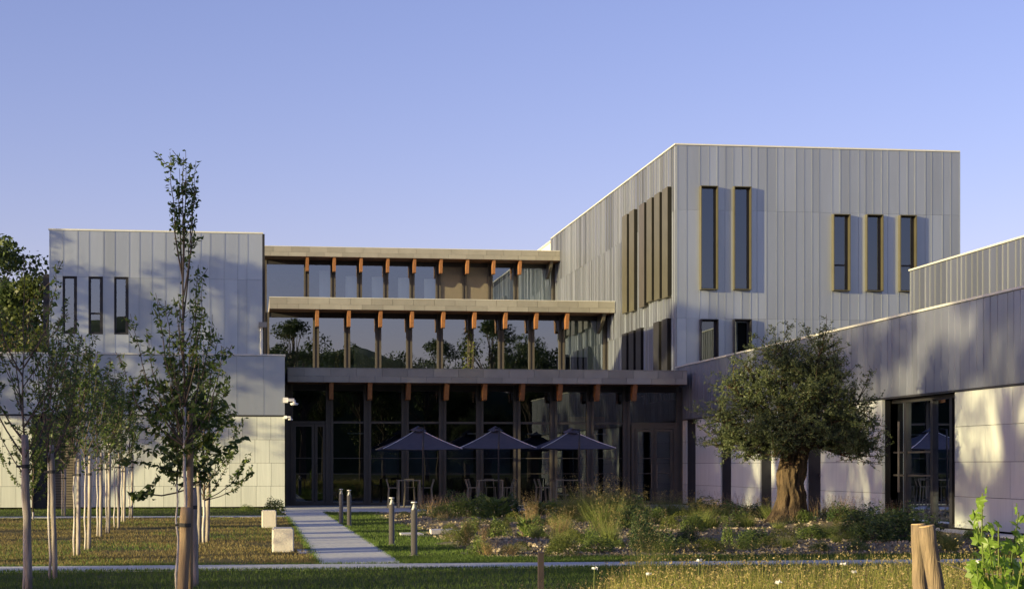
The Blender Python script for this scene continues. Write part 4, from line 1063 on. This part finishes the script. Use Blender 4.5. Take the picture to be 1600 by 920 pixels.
# ------------------------------------------------------------------ plants of the bed
def plant_proto(kind, seed):
    """returns list of (part name, mesh) about 1 m tall and wide"""
    rg = random.Random(seed); g = np.random.default_rng(seed)
    if kind == 'rush':      # fountain grass with airy seed heads
        n = 420; P = np.concatenate([g.normal(0,.09,(n,2)), np.zeros((n,1))],1); V, F = blades(P, .72, .014, .55, g)
        n2 = 90; P2 = np.concatenate([g.normal(0,.08,(n2,2)), np.zeros((n2,1))],1); V2, F2 = blades(P2, .95, .008, .4, g)
        tips = V2.reshape(-1,3,3)[:,2]; C = np.repeat(tips,7,0)+g.normal(0,.03,(n2*7,3)); V3, F3 = leaves(C, .03, g)
        return [('blades', fast_mesh('blades', np.concatenate([V,V2]), np.concatenate([F,F2+len(V)]), M['rush'])), ('seed_heads', fast_mesh('seed_heads', V3, F3, M['seed']))]
    if kind == 'lav':       # grey cushion with spikes
        n = 900; v = rnd_unit(n,g); v[:,2] = np.abs(v[:,2]); C = v*g.uniform(.35,1,(n,1))*np.array([.45,.45,.5]); V, F = leaves(C, .09, g, up=.9, wr=.22)
        n2 = 70; P2 = np.concatenate([g.normal(0,.2,(n2,2)), np.full((n2,1),.2)],1); V2, F2 = blades(P2, .6, .012, .35, g)
        tips = V2.reshape(-1,3,3)[:,2]; C2 = np.repeat(tips,5,0)-np.tile(np.linspace(0,.12,5),n2)[:,None]*np.array([[0,0,1]]); V3, F3 = leaves(C2, .03, g)
        return [('foliage', fast_mesh('foliage', V, F, M['lav'])), ('flower_stalks', fast_mesh('flower_stalks', V2, F2, M['dry'])), ('flower_spikes', fast_mesh('flower_spikes', V3, F3, M['lavf']))]
    if kind in ('shrub','dark'):    # round leafy bush
        n = 1300; v = rnd_unit(n,g); v[:,2] = np.abs(v[:,2]); lump = 1+.25*np.sin(v[:,0]*5+seed)*np.cos(v[:,1]*4+seed)
        C = v*(g.uniform(.4,1,(n,1))**.5)*lump[:,None]*np.array([.46,.46,.9]); V, F = leaves(C, .085, g, up=.5, wr=.45)
        w = MB()
        for k in range(9):
            a = k*.7; w.tube([(0,0,-.02),(math.cos(a)*.15,math.sin(a)*.15,.35),(math.cos(a)*.3,math.sin(a)*.3,.6)], [.012,.009,.004], 4, cap=False)
        wm = bpy.data.meshes.new('stems'); wm.from_pydata(w.v, [], w.f); wm.materials.append(M['bark'])
        return [('foliage', fast_mesh('foliage', V, F, M['shrub' if kind == 'shrub' else 'shrub_d'])), ('stems', wm)]
    if kind == 'yellow':
        n = 1100; v = rnd_unit(n,g); v[:,2] = np.abs(v[:,2]); C = v*(g.uniform(.5,1,(n,1))**.5)*np.array([.48,.48,.85]); V, F = leaves(C, .075, g, up=1.2, wr=.3)
        return [('foliage', fast_mesh('foliage', V, F, M['yleaf']))]
    if kind == 'broad':     # upright broad pale leaves
        n = 110; an = g.uniform(0,6.28,n); r_ = g.uniform(.05,.42,n); C = np.stack([np.cos(an)*r_, np.sin(an)*r_, g.uniform(.1,.75,n)],1)
        D = np.stack([np.cos(an), np.sin(an), np.full(n,.8)],1); V, F = leaves(C, .30, g, wr=.3, D=D*1.4)
        w = MB()
        for k in range(8):
            a = k*.8; w.tube([(0,0,-.02),(math.cos(a)*.12,math.sin(a)*.12,.3),(math.cos(a)*.3,math.sin(a)*.3,.55)], [.012,.01,.006], 4, cap=False)
        wm = bpy.data.meshes.new('stems'); wm.from_pydata(w.v, [], w.f); wm.materials.append(M['shrub'])
        return [('leaves', fast_mesh('leaves', V, F, M['shrub'])), ('stems', wm)]
    if kind == 'dry':
        n = 70; P = np.concatenate([g.normal(0,.10,(n,2)), np.zeros((n,1))],1); V, F = blades(P, .9, .014, .4, g)
        tips = V.reshape(-1,3,3)[:,2]; C = np.repeat(tips,8,0)*g.uniform(.5,1,(n*8,1))+g.normal(0,.03,(n*8,3)); V3, F3 = leaves(C, .04, g)
        return [('stalks', fast_mesh('stalks', V, F, M['dry'])), ('seed_heads', fast_mesh('seed_heads', V3, F3, M['seed']))]
PLAB = {'rush':('ornamental_grass','green ornamental grass with airy seed heads'), 'lav':('lavender','grey-green lavender with faded spikes'),
        'shrub':('leafy_shrub','fresh green leafy shrub'), 'dark':('dark_shrub','dark green bushy shrub'), 'yellow':('yellow_shrub','yellow-green cushion shrub'),
        'broad':('broad_leaf_plant','pale broad-leaved plant'), 'dry':('dry_stalks','brown dried-out stalks')}
PP = {k: [plant_proto(k, 10*i+3) for i in range(2)] for k in PLAB}
pk = 0
def plant(kind, p, w, h, label=None):
    global pk
    nm, lb = PLAB[kind]
    if not label:
        wh = ('round the olive trunk' if (p-OLV).length < 4.2 else 'along the terrace' if p.y > 53 else 'along the lawn strip of the cross path' if p.y < 35.5 else 'on the lawn side by the bollards' if p.x < 6.2 else 'along the long wing' if p.x > 14.2 else 'in the middle of the planting bed')
        lb = ('tall ' if h > .72 else 'knee-high ' if h > .42 else 'low ') + lb + ' ' + wh
    t = empty(nm, (p.x,p.y,bz(p.x,p.y)-.01), label or lb, 'plant', None if label else nm.replace('_',' ')+' plants '+wh)
    for nm2, me in PP[kind][pk % 2]:
        o = bpy.data.objects.new(nm2, me); col.objects.link(o); o.parent = t; o['kind'] = 'stuff'
    t.scale = (w,w,h); t.rotation_euler.z = pk*1.7; pk += 1
# (kind, image x, image y of its foot, width m, height m)
PL = [('lav',690,806,1.1,.75),('lav',668,803,1.0,.7),('lav',712,802,1.2,.75),('shrub',720,813,1.1,.75),('shrub',745,812,1.2,.8),('dark',705,801,1.2,.8),('broad',775,811,1.3,.85),('dark',798,810,1.0,.8),('shrub',690,815,.7,.45),('yellow',802,818,.6,.4),('broad',845,810,1.2,.55),('shrub',862,808,1.1,.5),
      ('rush',905,812,1.3,.85),('rush',930,815,1.5,1.1),('rush',955,814,1.4,1.0),('rush',975,812,1.3,.8),('rush',890,813,1.1,.75),('rush',945,836,1.2,.9),('rush',985,830,1.0,.75),('dark',990,832,.9,.9),('dry',832,818,.8,.9),('dry',826,840,.7,.75),('dry',868,843,.9,.6),('rush',880,838,.9,.6),('broad',822,842,.6,.6),
      ('yellow',720,853,.35,.35),('yellow',732,855,.45,.55),('dry',730,853,.4,.75),('shrub',775,847,.5,.5),('yellow',786,838,.5,.6),('dry',755,851,.4,.4),('shrub',745,868,.5,.40),('dry',763,869,.45,.35),('dry',795,868,.6,.25),('yellow',815,863,.4,.25),('shrub',868,866,.4,.3),('yellow',894,857,.5,.4),('shrub',920,857,.45,.4),('rush',952,858,.7,.65),
      ('dark',1000,862,.55,.85),('dark',1012,866,.6,.6),('shrub',1004,850,.6,.9),('dark',1032,858,.7,.5),('yellow',1063,834,.72,.55),('rush',1045,812,1.2,.7),('rush',1030,812,1.1,.7),('rush',1078,812,1.3,.75),('dark',1105,812,1.4,.75),('lav',1130,810,1.3,.9),('lav',1160,812,1.2,.8),('dark',1145,814,1.2,.6),('rush',1110,834,.9,.5),('shrub',1085,842,.7,.45),('rush',1095,836,1.0,.6),('yellow',1045,838,.5,.4),('dark',1075,850,.6,.4),
      ('shrub',1158,832,.7,.45),('lav',1175,818,1.0,.7),('dark',1185,820,.9,.5),('lav',1285,826,1.1,.7),('lav',1300,828,1.0,.75),('dark',1315,832,1.0,.5),('lav',1320,830,.9,.7),('dark',1350,840,1.1,.7),('dark',1385,850,1.2,.8),('dark',1365,858,1.0,.65),('dark',1410,856,1.1,.8),('lav',1385,838,1.0,.75),('rush',1400,840,.9,.6),('dark',1438,852,1.0,.7),('dark',1180,852,.8,.35),('shrub',1168,856,.5,.4),('shrub',1137,856,.35,.55),('yellow',1200,858,.5,.3),('shrub',1265,850,.7,.35),('dark',1275,845,.6,.3),('rush',1230,860,.5,.3),('shrub',1300,850,.5,.3),('yellow',1325,860,.45,.3),
      ('rush',1340,826,1.0,.6),('shrub',1255,832,.6,.35),('rush',1205,826,.8,.5)]
for k, x, y, w, h in PL:
    p = gnd(x, y); p.x = min(max(p.x, 4.1), 16.5); plant(k, p, w, h)
rg = random.Random(99)
for i in range(130):
    p = Vector((rg.uniform(4.3,16.2), BY0+.3+(BY1-BY0-1)*rg.random()**1.5, 0)); k = rg.choice(['shrub','shrub','yellow','rush','lav','shrub','yellow'])
    s = rg.uniform(.32,.72); plant(k, p, s, s*rg.uniform(.4,.75))
plant('shrub', gnd(428,799), .9, .55, 'bright leafy weed growing at the foot of the stone wing by the path')
plant('shrub', gnd(385,797), .6, .25, 'low weed at the foot of the stone wing away from the path')
t = gnd(1013,905); plant('rush', atd(1012,20.5), .5, .95, 'tall bright green weed rising above the meadow grass')
plant('shrub', atd(764,20.5), .18, .38, 'small green seedling in the shaded front lawn')

# climber on a mullion of the middle tier
cx = GX[5]-.12; cl = empty('climbing_plant', (cx, 89.7, 5.56), 'thin climbing plant with pale leaves on a mullion of the middle tier', 'plant')
rg = random.Random(4); pts = [Vector((cx+.08*math.sin(i*1.1), 89.72, 5.5+i*.3)) for i in range(11)]
MB().tube(pts, .012, 5).build('stem', M['bark'], cl)
c, d = along(pts, .2, 1, 150, rg); C = np.array([tuple(q + Vector((rg.uniform(-.22,.22), rg.uniform(-.12,.02), rg.uniform(-.1,.1)))) for q in c]) - np.array((cx,89.7,5.56))
V, F = leaves(C, .13, np.random.default_rng(2), wr=.6); fast_obj('foliage', V, F, M['yleaf'], cl, (cx,89.7,5.56), kind='stuff')
